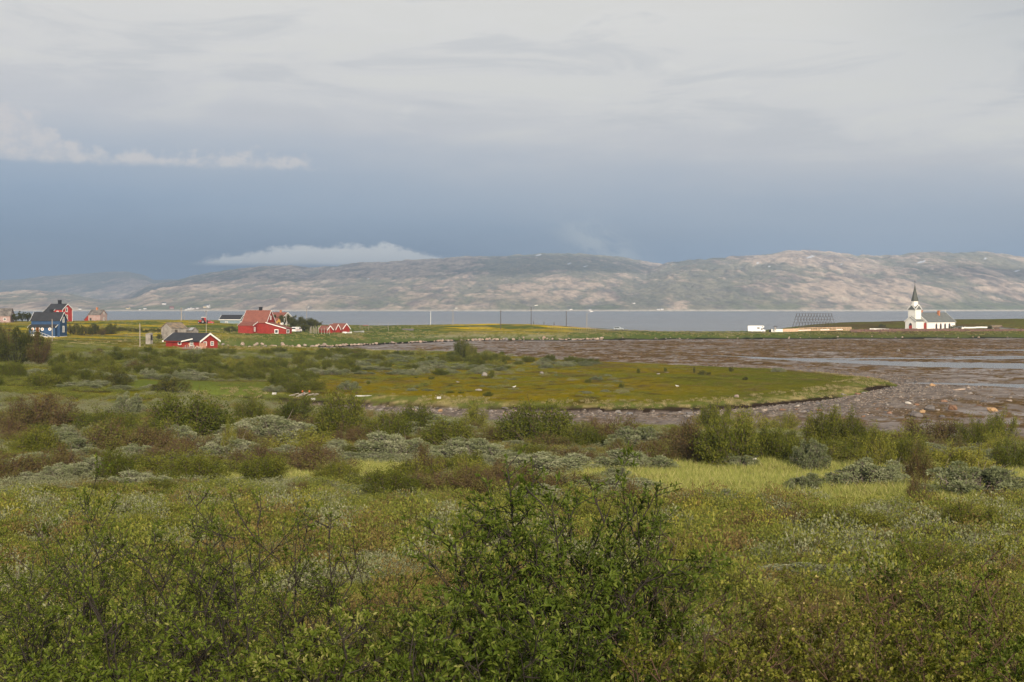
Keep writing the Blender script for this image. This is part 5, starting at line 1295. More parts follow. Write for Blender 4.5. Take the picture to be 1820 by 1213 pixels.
NAMES = {'green': 'green_willow', 'sage': 'grey_willow', 'red': 'dwarf_birch', 'yellow': 'young_birch', 'dark': 'dark_willow'}
SH = {}
for kind in KINDS:
    for i in range(4):
        n = {'green': 8500, 'sage': 9500, 'red': 5200, 'yellow': 6500, 'dark': 7000}[kind]
        fol, st = shrub_geo(kind, 300 + i * 7 + hash(kind[0]) % 1 + len(kind) * 31, n, .037 if kind != 'sage' else .036)
        lm, bk = KINDS[kind]
        fm = mesh_np('foliage', fol[0], fol[1], mats=[lm], attrs={'tint': fol[2]}); sm_ = mesh_np('stem', st[0], st[1], mats=[bk])
        # one-piece version for shrubs too small in the picture to show parts
        k = max(1, n // 900); q = fol[1][::1]
        V1 = np.concatenate([fol[0], st[0]]); Q1 = np.concatenate([fol[1], st[1] + len(fol[0])]); mi = np.concatenate([np.zeros(len(fol[1])), np.ones(len(st[1]))])
        om = mesh_np(NAMES[kind], V1, Q1, mats=[lm, bk], midx=mi, attrs={'tint': np.concatenate([fol[2], np.zeros(len(st[0]))])})
        SH[kind, i] = (fm, sm_, om)
def shrub(kind, x, y, wd, ht, label, group=None, parts=True):
    i = rnd.randrange(4); fm, sm_, om = SH[kind, i]; z = gz(x, y); nm = NAMES[kind]
    if parts:
        o = empty(nm, (x, y, z - .05), rnd.uniform(0, 6.28), label, 'shrub', group)
        link('foliage', fm, o); link('stem', sm_, o)
    else:
        o = link(nm, om); o.location = (x, y, z - .05); o.rotation_euler = (0, 0, rnd.uniform(0, 6.28)); tag(o, label, 'shrub', group)
    o.scale = (wd / 2.3, wd / 2.3 * rnd.uniform(.7, .95), ht)
    if wd > 2.2 * ht: o.rotation_euler = (0, 0, rnd.choice((0, math.pi)) + rnd.uniform(-.25, .25)); o.scale[1] = max(ht * .8, wd / 2.3 * .6)
    return o
taken = []
def sp(kind, px, py, wpx, hpx, label, group=None):
    """shrub whose foot sits at photo pixel (px,py), wpx x hpx pixels big"""
    x, y, z = hit(px, py); k = y / F; taken.append((x, y, wpx * k * .42))
    return shrub(kind, x, y, wpx * k, hpx * k, label, group, y < 260)
# the ones that stand out in the photograph
HAND = [
 ('green', 960, 792, 175, 66, 'broad dome of fresh green willow at the edge of the tidal channel'), ('green', 1030, 796, 80, 42, 'low bright green willow sloping off the broad dome by the channel'),
 ('green', 1300, 830, 150, 78, 'large olive willow with bare brown stems beside a black and white bird'), ('red', 1235, 826, 120, 72, 'russet shrub leaning against the large olive willow'), ('green', 1375, 822, 100, 62, 'dense green willow closing the big olive thicket'),
 ('green', 1465, 800, 90, 72, 'tall twin-topped green willow against the pebble shore'), ('green', 1515, 800, 80, 62, 'smaller half of the twin-topped green willow by the shore'), ('green', 1270, 766, 80, 48, 'upright green willow hiding the foot of the peat bank'), ('yellow', 1335, 768, 90, 34, 'yellow-green birch shrub below the stony bank'),
 ('yellow', 1395, 765, 60, 26, 'small yellow-green shrub against bare mud'), ('yellow', 1560, 838, 85, 66, 'bright yellow-green birch with grey willow around it'), ('green', 1615, 835, 80, 60, 'olive shrub next to the bright yellow-green birch'), ('red', 1660, 790, 120, 52, 'purplish bare-twigged shrub in front of the wet mud'),
 ('green', 1735, 795, 70, 48, 'round green shrub at the edge of the wet mud'), ('green', 1780, 790, 70, 52, 'spiky green willow rising over the mud edge'), ('yellow', 1715, 845, 130, 52, 'wide yellow-green thicket above the long grey willow'), ('green', 1800, 838, 90, 55, 'green willow at the end of the yellow-green thicket'),
 ('sage', 1730, 885, 210, 62, 'long silvery willow bank bordering the pale meadow'), ('sage', 1545, 868, 170, 52, 'grey-green willow row behind the pale meadow'), ('sage', 1440, 838, 90, 54, 'brownish silver willow clump beside the olive thicket'), ('red', 1640, 862, 80, 62, 'tall brown twiggy shrub between two silvery willows'),
 ('sage', 1430, 875, 78, 34, 'isolated low grey-green willow at the meadow border'), ('sage', 1287, 905, 112, 34, 'isolated purple-grey willow mound inside the pale meadow'), ('sage', 1310, 835, 90, 26, 'pale low willow under the large olive thicket'),
 ('green', 1505, 955, 190, 52, 'dark olive shrub mound at the near side of the meadow'), ('red', 1400, 945, 120, 40, 'brownish shrub trailing off the dark olive mound'), ('red', 1640, 905, 60, 55, 'thin spindly shrub sticking out of the meadow grass'), ('green', 1720, 950, 120, 55, 'dark rounded shrub in the meadow by the spindly one'),
 ('red', 1100, 915, 130, 52, 'rust-olive shrub at the meadow end behind the tall sallow'), ('green', 1060, 935, 120, 35, 'low green shrub behind the top of the tall sallow'),
 ('green', 610, 778, 110, 72, 'dark green willow block at the start of the peat bank'), ('green', 690, 786, 110, 50, 'olive willow between dark green block and silver row'), ('green', 740, 772, 90, 46, 'green willow standing against the peat bank'), ('yellow', 845, 766, 60, 44, 'bright young tree on the mud edge'), ('green', 800, 800, 120, 48, 'olive willow in front of the bright young tree'),
 ('red', 1085, 790, 110, 52, 'purplish bare shrub beside the broad green dome'), ('sage', 1140, 800, 130, 42, 'pale willow behind the purplish bare shrub'), ('red', 1200, 800, 80, 45, 'brown twiggy shrub among pale willows'),
 ('sage', 760, 770, 180, 34, 'silvery willow row just below the peat bank'), ('sage', 700, 812, 150, 44, 'silver-green willow mound, largest of the middle row'), ('sage', 840, 822, 160, 44, 'silver-green willow with brown gaps beside the largest mound'), ('sage', 970, 845, 220, 40, 'long low silvery willow before the green dome'), ('sage', 1130, 838, 160, 38, 'silvery willow reaching towards the olive thicket'),
 ('red', 755, 850, 80, 55, 'bare dark-stemmed bush with grey twigs'), ('green', 690, 880, 130, 42, 'vivid green low willow in the middle of the heath'), ('red', 860, 868, 110, 48, 'rust-brown twiggy mound beside the vivid green willow'), ('sage', 960, 898, 130, 36, 'pale dry willow behind the sallow crown'),
 ('green', 330, 780, 190, 70, 'largest dark olive willow of the western thicket'), ('green', 445, 755, 72, 46, 'square-topped green willow at the peat bank end'), ('green', 520, 752, 90, 44, 'feathery green willow on the bank beside driftwood'), ('sage', 470, 785, 190, 46, 'pale green willow spreading below the feathery one'), ('yellow', 540, 805, 170, 34, 'golden green shrub under the pale spreading willow'),
 ('sage', 228, 738, 60, 40, 'round grey willow alone on the edge of the green lawn'), ('red', 90, 760, 130, 52, 'russet shrub near the dark hedge line'), ('red', 30, 765, 100, 50, 'greyish russet shrub at the frame border'), ('green', 180, 768, 110, 38, 'bright green patch willow beside the russet shrub'), ('green', 70, 812, 100, 46, 'dark green round willow among silver ones'),
 ('red', 190, 808, 130, 55, 'wine-red twiggy birch in the western thicket'), ('red', 265, 800, 110, 50, 'pinkish twiggy shrub in the western thicket'), ('sage', 320, 800, 90, 44, 'silver willow in front of the largest olive willow'), ('sage', 400, 815, 130, 40, 'mauve-grey willow mound under the olive willow'), ('yellow', 408, 815, 40, 56, 'slim yellow-green spire in the mauve-grey willow'),
 ('green', 320, 845, 190, 40, 'long vivid green willow above the pale grass patch'), ('green', 455, 850, 130, 38, 'green willow closing the vivid row by the grass patch'), ('red', 575, 845, 160, 46, 'brown birch mound at the end of the vivid green row'), ('green', 250, 838, 110, 30, 'low green shrub with a bright rim in silver scrub'),
 ('sage', 60, 840, 150, 36, 'pale sage willow sheet at the frame border'), ('sage', 170, 850, 160, 34, 'pale sage willow sheet before the wine-red birch'), ('sage', 250, 868, 130, 30, 'silvery low willow near the pale grass patch'),
]
for h_ in HAND: sp(*h_)

# random neighbours: bands of thicket
def region(px, y):
    if y > 330: return 'around the houses'
    if y > 165: return 'on the heath behind the channel' if px > 560 else 'on the flat below the houses'
    if px < 600: return 'in the western thicket'
    return 'in the thicket before the channel' if px < 1200 else 'in the thicket by the pebble shore'
LAB = {'green': 'ordinary olive green willow', 'sage': 'ordinary silvery grey willow', 'red': 'ordinary reddish brown dwarf birch', 'yellow': 'ordinary yellow-green birch shrub', 'dark': 'ordinary dark green willow'}
def rand_shrub(px, py, wr, hr, wts, mind=.8):
    x, y, z = hit(px, py)
    sd = float(bay_sd(np.array([x]), np.array([y]))[0])
    if sd < 1.5: return False
    wd = rnd.uniform(*wr); ht = rnd.uniform(*hr)
    for a, b_, r_ in taken:
        if (x - a) ** 2 + (y - b_) ** 2 < (r_ * mind + wd * .3) ** 2: return False
    if 175 < y < 199 and 225 < px < 485: return False
    if y < 100 and meadow(np.array([x]), np.array([y]))[0] > .3: return False
    if 100 < y < 170:
        tl = float(np.interp(px, [0, 600, 1200, 1550, 1820], [722, 740, 754, 764, 778])) + rnd.uniform(0, 14); ht = min(ht, ray_at(px, tl, y)[2] - z)
        if ht < .45: return False
    ks = list(wts); n1 = float(vn(np.array([x / 11]), np.array([y / 16]), 201)[0]) * .5 + .5
    tot = sum(wts.values()); a = 0; t = min(.999, max(0, n1 * 1.3 - .15 + rnd.uniform(-.2, .2))) * tot; kind = ks[-1]
    for k in ks:
        a += wts[k]
        if t < a: kind = k; break
    if kind == 'sage': ht *= .66; wd *= 1.2
    taken.append((x, y, wd * .4)); rg = region(px, y)
    shrub(kind, x, y, wd, ht, f'{LAB[kind]} among many {rg}', f'{LAB[kind].split(" ", 1)[1]}s {rg}', y < 130); return True
def fill(n, px, py, *a, **k):
    done = 0; tries = 0
    while done < n and tries < n * 12:
        tries += 1; done += rand_shrub(rnd.uniform(*px), rnd.uniform(*py), *a, **k)
W1 = {'green': 3, 'yellow': .5, 'sage': 2.8, 'red': 3.4}
fill(95, (-60, 620), (742, 862), (2.2, 6.5), (.8, 2.0), {'green': 3, 'yellow': .5, 'sage': 2.6, 'red': 3.8}, .5)
fill(80, (600, 1250), (764, 880), (2.0, 6.0), (.7, 1.6), W1, .5)
fill(64, (1230, 1900), (782, 872), (2.0, 6.0), (.8, 2.1), W1, .5)
fill(40, (-60, 700), (868, 960), (1.4, 3.6), (.35, .8), W1)
fill(46, (700, 1900), (915, 1040), (1.2, 3.2), (.35, .8), W1)
# the flat below the houses and the heath
W2 = {'green': 5.5, 'sage': 1.6, 'yellow': .4, 'red': .9}
fill(110, (100, 640), (627, 668), (2.2, 5.5), (1.0, 2.2), W2)
fill(70, (-40, 560), (664, 703), (2.5, 6.0), (1.1, 2.4), {'green': 3, 'sage': 3.2, 'dark': 1.6})
fill(95, (600, 900), (632, 668), (2.0, 5.0), (.9, 1.9), {'sage': 5, 'green': 3.2, 'yellow': .6})
fill(22, (880, 1060), (640, 656), (1.8, 4.2), (.8, 1.6), {'sage': 4, 'green': 3})
fill(24, (640, 1100), (666, 706), (.7, 1.9), (.25, .75), {'green': 3, 'sage': 3})
for k_, px, py, w_, h_, lb in (('green', 820, 638, 34, 34, 'tall paired willow on the heath, higher than the silver ones'), ('green', 838, 640, 26, 26, 'lower twin of the tall paired willow on the heath'), ('dark', 1252, 667, 28, 7, 'dark flat bush patch on the brown spit'), ('dark', 1300, 661, 12, 8, 'small dark bush near the far edge of the spit'),
                            ('dark', 1234, 664, 6, 10, 'slim dark tuft beside the flat bush patch'), ('dark', 1325, 676, 12, 6, 'little dark bush on the green part of the spit'), ('green', 1183, 661, 7, 8, 'tiny bush beside pale slab on the heath'), ('green', 1135, 664, 10, 9, 'tiny green bush left of pale slab'.replace('left of', 'before the')), ('green', 1105, 690, 14, 9, 'lone green bush in the middle of the moss'),
                            ('sage', 1385, 662, 30, 8, 'greyish low shrub along the far spit edge'), ('green', 875, 672, 12, 13, 'little green shrub touching the tilted boulder'), ('sage', 620, 694, 46, 16, 'grey-brown willow mound near the peat bank'), ('sage', 1060, 676, 30, 8, 'flat silver shrub in the brown moss')):
    sp(k_, px, py, w_, h_, lb)
# knoll at the frame edge and hedges among the houses
for i in range(34):
    px = rnd.uniform(-70, 112); Y = rnd.uniform(225, 300); tp = float(np.interp(px, [-70, 30, 52, 66, 85, 102], [577, 581, 589, 598, 608, 615])) + rnd.uniform(0, 26); hk = ray_at(px, tp, Y)[2] - gz(px_x(px, Y), Y)
    if hk < .9: continue
    x = px_x(px, Y)
    shrub(('dark', 'red', 'dark', 'red', 'green')[i % 5], x, Y, rnd.uniform(4.5, 7.5), hk, 'tall brownish dark shrub massed on the knoll before the blue house', 'dark shrubs massed on the knoll', False)
for i in range(9):
    px = 126 + i * 9 + rnd.uniform(-3, 3); Y = rnd.uniform(415, 428); shrub(('red', 'dark', 'dark')[i % 3], px_x(px, Y), Y, rnd.uniform(3.5, 5), rnd.uniform(2.2, 3.4), 'dark brown hedge shrub beside the blue house', 'hedge shrubs between blue house and field', False)
for i in range(8):
    px = 205 + i * 11; Y = rnd.uniform(425, 470); shrub('dark' if i % 2 else 'green', px_x(px, Y), Y, rnd.uniform(3, 5), rnd.uniform(.8, 1.4), 'low green scrub strip in the field above the outhouse', 'low scrub strip in the field', False)
for px, Y, w_, h_ in ((410, 470, 6, 1.9), (283, 398, 2.2, 1.6), (505, 450, 3, 1.6), (433, 468, 4, 1.6)):
    shrub('dark', px_x(px, Y), Y, w_, h_, {410: 'dark low bush on the slope beside the big red house', 283: 'round green bush at the corner of the grey barn', 505: 'dark bush on the bank below the red annex', 433: 'dark bush touching the wall of the big red house'}[px], None, False)
for px, Y, w_, h_, lb in ((1697, 574, 7, 2.1, 'green bush at the far corner of the church'), (1760, 574, 3.2, 2.0, 'dark round bush before the stone wall near the cabin'), (1660, 566, 3.4, 1.0, 'small green bush on the stone wall below the church'), (1568, 610, 4, 1.2, 'low dark scrub in the field behind the church fence')):
    shrub('dark', px_x(px, Y), Y, w_, h_, lb, None, False)

# ---------------------------------------------------------------- small trees by the houses
def tree(px, Y, ht, wd, label, seed, bare=False):
    r = np.random.default_rng(seed); x = px_x(px, Y); o = empty('birch_tree' if not bare else 'leafless_tree', (x, Y, gz(x, Y) - .1), 0, label, 'tree')
    A = [[0, 0, 0]]; B = [[.1, 0, ht * .35]]; ra = [.16]; rb = [.12]; tips = []
    for i in range(11):
        b0 = np.array([.1, 0, ht * r.uniform(.12, .4)]); th = r.uniform(0, 6.28); q = np.array([math.cos(th) * wd * r.uniform(.15, .45), math.sin(th) * wd * .35, ht * r.uniform(.5, .95)])
        m1 = b0 + (q - b0) * .5 + r.normal(0, .15, 3); A += [b0, m1]; B += [m1, q]; ra += [.09, .05]; rb += [.05, .02]; tips += [q, m1 + (q - m1) * .4]
        for j in range(4): p2 = q + r.normal(0, .5, 3); A.append(q); B.append(p2); ra.append(.03); rb.append(.01); tips.append(p2)
    V, Q = tubes(A, B, ra, rb, 5); link('trunk', mesh_np('trunk', V, Q, mats=[BARKD]), o)
    n = 4600 if not bare else 700; tips = np.array(tips); c = tips[r.integers(0, len(tips), n)]; P = c + unit(r.normal(0, 1, (n, 3))) * r.uniform(.1, .62, (n, 1)) * wd * .17; P[:, 2] = np.maximum(P[:, 2], .3)
    s = r.uniform(.10, .2, n); V, Q, m_ = leaf_quads(P, r.normal(0, 1, (n, 3)), unit(r.normal(0, 1, (n, 3)) + [0, 0, 1]), s * 1.4, s)
    link('crown', mesh_np('crown', V, Q, mats=[L_DARK], attrs={'tint': np.repeat(np.clip(r.normal(.5, .28, n), 0, 1), m_)}), o); return o
for i, (px, Y, ht, wd, lb) in enumerate(((495, 525, 4.5, 5.0, 'dark tree touching the ochre shed'), (505, 530, 4.6, 5.0, 'dark tree in front of the white house gable'), (517, 505, 6.0, 6.0, 'tallest dark tree beside the pale pole'), (523, 498, 4.6, 5.6, 'dense dark tree above the parked van'), (537, 500, 5.6, 6.5, 'broad dark tree in the middle of the grove'),
                                        (549, 505, 5.0, 6, 'dark tree at the shoreward end of the grove'), (563, 535, 3.0, 5, 'low dark tree trailing towards the red sheds'), (541, 486, 3.0, 5, 'low dark bushy tree before the grove'), (28, 520, 3.2, 3.0, 'thin see-through tree next to the faded farmhouse'), (39, 522, 4.2, 3.6, 'rounded dark tree between farmhouse and blue house'), (49, 524, 3.6, 3.6, 'second rounded dark tree beside the blue house roof'))):
    tree(px, Y, ht, wd, lb, 700 + i)
# ---------------------------------------------------------------- uncountable cover: scrub, grass
COVER = {'green': leafmat('low_scrub_leaf', [(0, c4(.085, .112, .016)), (.5, c4(.155, .175, .027)), (1, c4(.27, .26, .055))]), 'sage': leafmat('low_grey_leaf', [(0, c4(.13, .15, .065)), (.5, c4(.20, .21, .105)), (1, c4(.28, .28, .17))], .2, .7),
         'red': leafmat('low_birch_leaf', [(0, c4(.11, .075, .030)), (.5, c4(.18, .130, .042)), (1, c4(.19, .18, .045))]), 'yellow': leafmat('low_yellow_leaf', [(0, c4(.13, .145, .018)), (.5, c4(.22, .215, .030)), (1, c4(.34, .29, .06))])}
def clump_geo(n, size, lf, kind, seed, spread=1.0):
    r = np.random.default_rng(seed); th = r.uniform(0, 6.28, n); q = np.sqrt(r.random(n)) * size * spread; h_ = size * (1 - (q / (size * spread + 1e-6)) ** 2 * .6) * r.uniform(.25, 1.0, n)
    P = np.stack([q * np.cos(th), q * np.sin(th), h_], 1); D = r.normal(0, .7, (n, 3)) + [0, 0, .7]; s = lf * r.uniform(.7, 1.4, n)
    V, Q, m_ = leaf_quads(P, D, unit(r.normal(0, 1, (n, 3)) + [0, 0, .8]), s * 1.6, s * .8); t = np.repeat(np.clip(r.normal(.5, .26, n), 0, 1), m_)
    k = max(5, n // 14); A = np.zeros((k, 3)); a2 = r.uniform(0, 6.28, k); A[:, 0] = np.cos(a2) * size * .15; A[:, 1] = np.sin(a2) * size * .15; B = P[r.integers(0, n, k)]
    SV, SQ = tubes(A, B, np.full(k, size * .012), np.full(k, size * .005), 3)
    return mesh_np('clump', np.concatenate([V, SV]), np.concatenate([Q, SQ + len(V)]), mats=[COVER[kind], KINDS[kind][1]], midx=np.concatenate([np.zeros(len(Q)), np.ones(len(SQ))]), attrs={'tint': np.concatenate([t, np.zeros(len(SV))])})
def tuft_geo(n, ht, wd, rad, mat, seed, lean=.35):
    r = np.random.default_rng(seed); th = r.uniform(0, 6.28, n); q = np.sqrt(r.random(n)) * rad; P = np.stack([q * np.cos(th), q * np.sin(th), np.full(n, -.03)], 1)
    D = r.normal(0, lean, (n, 3)) + [.12, 0, 1]; D[:, 2] = np.abs(D[:, 2]); D = unit(D); h_ = ht * r.uniform(.5, 1.15, n)
    S = unit(np.cross(D, r.normal(0, 1, (n, 3)))); M = P + D * h_[:, None] * .55; T = P + D * h_[:, None] + np.stack([D[:, 0], D[:, 1], -np.abs(D[:, 0]) - .1], 1) * h_[:, None] * .18
    w_ = wd * r.uniform(.7, 1.3, n)[:, None]
    V = np.stack([P - S * w_, P + S * w_, M + S * w_ * .7, M - S * w_ * .7, T], 1).reshape(-1, 3); b = np.arange(n)[:, None] * 5
    return mesh_np('tuft', V, b + [0, 1, 2, 3], b + [3, 2, 4], mats=[mat], attrs={'tint': np.repeat(np.clip(r.normal(.5, .28, n), 0, 1), 5)})
def pts_in(n, y0, y1, tlim=.56, p=1.0):
    y = y0 + (y1 - y0) * rng.random(n) ** p
    if p == 1.0: y = np.sqrt(y0 ** 2 + (y1 ** 2 - y0 ** 2) * rng.random(n))
    x = rng.uniform(-1, 1, n) * (tlim * y + 12 * (y0 < 70)); return x, y
def lay_cover(name, x, y, protos, s, label, sz=None):
    z, sd, _ = gz_full(x, y); ok = sd > .4; x, y, z, s = x[ok], y[ok], z[ok], s[ok]; sz = s if sz is None else sz[ok]
    return scatter(name, np.column_stack([x, y, z - .02]), s, rng.uniform(0, 6.28, len(x)), protos, label, sz)
c_near = {k: [proto('scrub_' + k, clump_geo(330, .26, .0165, k, 900 + i + 10 * j)) for i in range(2)] for j, k in enumerate(('green', 'sage', 'red', 'yellow'))}
c_mid = {k: [proto('scrub_mid_' + k, clump_geo(330, .5, .036, k, 940 + i + 10 * j, 1.3)) for i in range(2)] for j, k in enumerate(('green', 'sage', 'red', 'yellow'))}
def by_noise(x, y, sc1, seed):
    a = fbm(x / sc1, y / (sc1 * 1.3), 4, seed, .6); b = fbm(x / sc1, y / sc1, 4, seed + 50, .6); return a, b
# near slope
x, y = pts_in(43000, 11, 66, .60); a, b = by_noise(x, y, 3.0, 301); u = rng.random(len(x)); keep = (meadow(x, y) < .35)
x, y, a, b, u = x[keep], y[keep], a[keep], b[keep], u[keep]
a2 = fbm(x / .9, y / 1.1, 3, 361); k_s = (a * .6 + a2 * .7 + (u - .5) * .45 > .27); k_r = ~k_s & (b + (u - .5) * .5 > .17); k_y = ~k_s & ~k_r & (u > .78); k_g = ~(k_s | k_r | k_y)
grow = sst(10, 45, y) * .55 + .75
for k, msk, lb in (('green', k_g, 'olive dwarf scrub covering the near slope'), ('sage', k_s, 'silvery dwarf willow covering the near slope'), ('red', k_r, 'reddish dwarf birch covering the near slope'), ('yellow', k_y, 'yellow-green dwarf birch covering the near slope')):
    s = rng.uniform(.6, 1.4, msk.sum()) * grow[msk] * np.where(rng.random(msk.sum()) < .10, rng.uniform(1.5, 2.6, msk.sum()), 1); lay_cover('undergrowth', x[msk], y[msk], c_near[k], s, lb, s * rng.uniform(.7, 1.3, msk.sum()))
# middle thicket floor and the flats
x, y = pts_in(17000, 64, 160, .60); keep = meadow(x, y) < .3; x, y = x[keep], y[keep]; a, b = by_noise(x, y, 6, 321); u = rng.random(len(x))
k_s = (a + (u - .5) * .5 > .08); k_r = ~k_s & (b + (u - .5) * .4 > .05); k_g = ~(k_s | k_r)
for k, msk, lb in (('green', k_g, 'olive scrub under the thicket'), ('sage', k_s, 'silvery scrub under the thicket'), ('red', k_r, 'reddish scrub under the thicket')):
    s = rng.uniform(.7, 1.5, msk.sum()); lay_cover('undergrowth', x[msk], y[msk], c_mid[k], s, lb, s * rng.uniform(.6, 1.2, msk.sum()))
x, y = pts_in(26000, 160, 345, .52); px = 910 + x / y * F; a, b = by_noise(x, y, 14, 341); u = rng.random(len(x))
dens = np.clip(.75 * sst(600, 440, px) * (y < 340) + .85 * sst(900, 780, px) * sst(236, 262, y) + .06, 0, 1) * sst(1150, 1000, px) * (.45 + .9 * a + .3)
keep = (u < dens) & ~((y > 175) & (y < 199) & (px > 225) & (px < 485)); x, y, a, b = x[keep], y[keep], a[keep], b[keep]; u = rng.random(len(x)); k_s = (b + (u - .5) * .6 > .27); 
for k, msk, lb in (('green', ~k_s, 'olive scrub on the flats behind the channel'), ('sage', k_s, 'silvery scrub on the flats behind the channel')):
    s = rng.uniform(.8, 2.0, msk.sum()); lay_cover('undergrowth', x[msk], y[msk], c_mid[k], s, lb, s * rng.uniform(.5, .9, msk.sum()))
# low tussocks on the heath and the spit
x = rng.uniform(-95, 95, 60000); y = rng.uniform(165, 300, 60000); sd = bay_sd(x, y); px = 910 + x / y * F; a = fbm(x / 6, y / 9, 4, 391); keep = (sd > 1.5) & (px > 380) & (px < 1650) & (rng.random(len(x)) < np.clip(.16 + .55 * a, .02, .6)); x, y = x[keep][:9000], y[keep][:9000]; u = rng.random(len(x)); b = fbm(x / 10, y / 10, 3, 395)
c_heath = {k: [proto('tussock', clump_geo(160, .42, .034, k, 955 + i, 1.5)) for i in range(2)] for k in ('green', 'red', 'yellow', 'sage')}
for k, msk, lb in (('red', (b + (u - .5) * .5 < -.05), 'rust-brown heath tussocks on the spit'), ('yellow', (b + (u - .5) * .5 >= -.05) & (u < .55), 'yellow-green moss tussocks on the spit'), ('green', (b + (u - .5) * .5 >= -.05) & (u >= .55), 'green sedge tussocks on the spit')):
    s = rng.uniform(.5, 1.6, msk.sum()); lay_cover('heath_cover', x[msk], y[msk], c_heath[k], s, lb, s * rng.uniform(.25, .6, msk.sum()))
# grasses
tm = [proto('meadow_tuft', tuft_geo(34, .62, .013, .28, G_MEAD, 960 + i)) for i in range(3)]; tg = [proto('grass_tuft', tuft_geo(34, .40, .012, .25, G_GREEN, 970 + i)) for i in range(3)]; ts = [proto('straw_tuft', tuft_geo(30, .6, .03, .5, G_STRAW, 980 + i)) for i in range(2)]; tf = [proto('far_tuft', tuft_geo(26, .6, .04, .7, G_GREEN, 985 + i)) for i in range(2)]
x, y = pts_in(72000, 56, 98, .60); keep = rng.random(len(x)) < meadow(x, y) * .85; x, y = x[keep], y[keep]; s = rng.uniform(.6, 1.25, len(x)); lay_cover('meadow_grass', x, y, tm, s, 'pale green meadow grass with straw blades', s * rng.uniform(.7, 1.15, len(x)))
x, y = pts_in(44000, 11, 130, .60); keep = meadow(x, y) < .5; x, y = x[keep], y[keep]; keep = rng.random(len(x)) < .45 + fbm(x / 5, y / 5, 3, 377); x, y = x[keep], y[keep]; s = rng.uniform(.6, 1.1, len(x)); lay_cover('grass', x, y, tg, s, 'green grass between the dwarf scrub')
x = rng.uniform(-140, 80, 90000); y = rng.uniform(155, 345, 90000); sd = bay_sd(x, y); keep = (sd > .8) & (sd < 7) & (rng.random(len(x)) < .5 * sst(-.2, .3, fbm(x / 8, y / 5, 3, 388))) & (y < 250); xs, ys = x[keep][:4500], y[keep][:4500]; s = rng.uniform(.5, 1.0, len(xs)); lay_cover('straw_grass', xs, ys, ts, s, 'dry straw fringe along the peat bank', s * .8)
x = rng.uniform(-190, 330, 40000); y = rng.uniform(340, 600, 40000); sd = bay_sd(x, y); s2 = sea_sd(x, y); keep = (sd > 8.5) & (s2 > 6) & (np.abs(910 + x / y * F - 910) < 1150) & (rng.random(len(x)) < np.where(sd < 24, .75, np.where((910 + x / y * F > 770) & (910 + x / y * F < 1100), .02, .2))); xs, ys = x[keep][:12000], y[keep][:12000]; s = rng.uniform(.6, 1.3, len(xs)); lay_cover('shore_grass', xs, ys, tf + ts[:1], s, 'rough grass round the houses and along the far beach', s * .8)

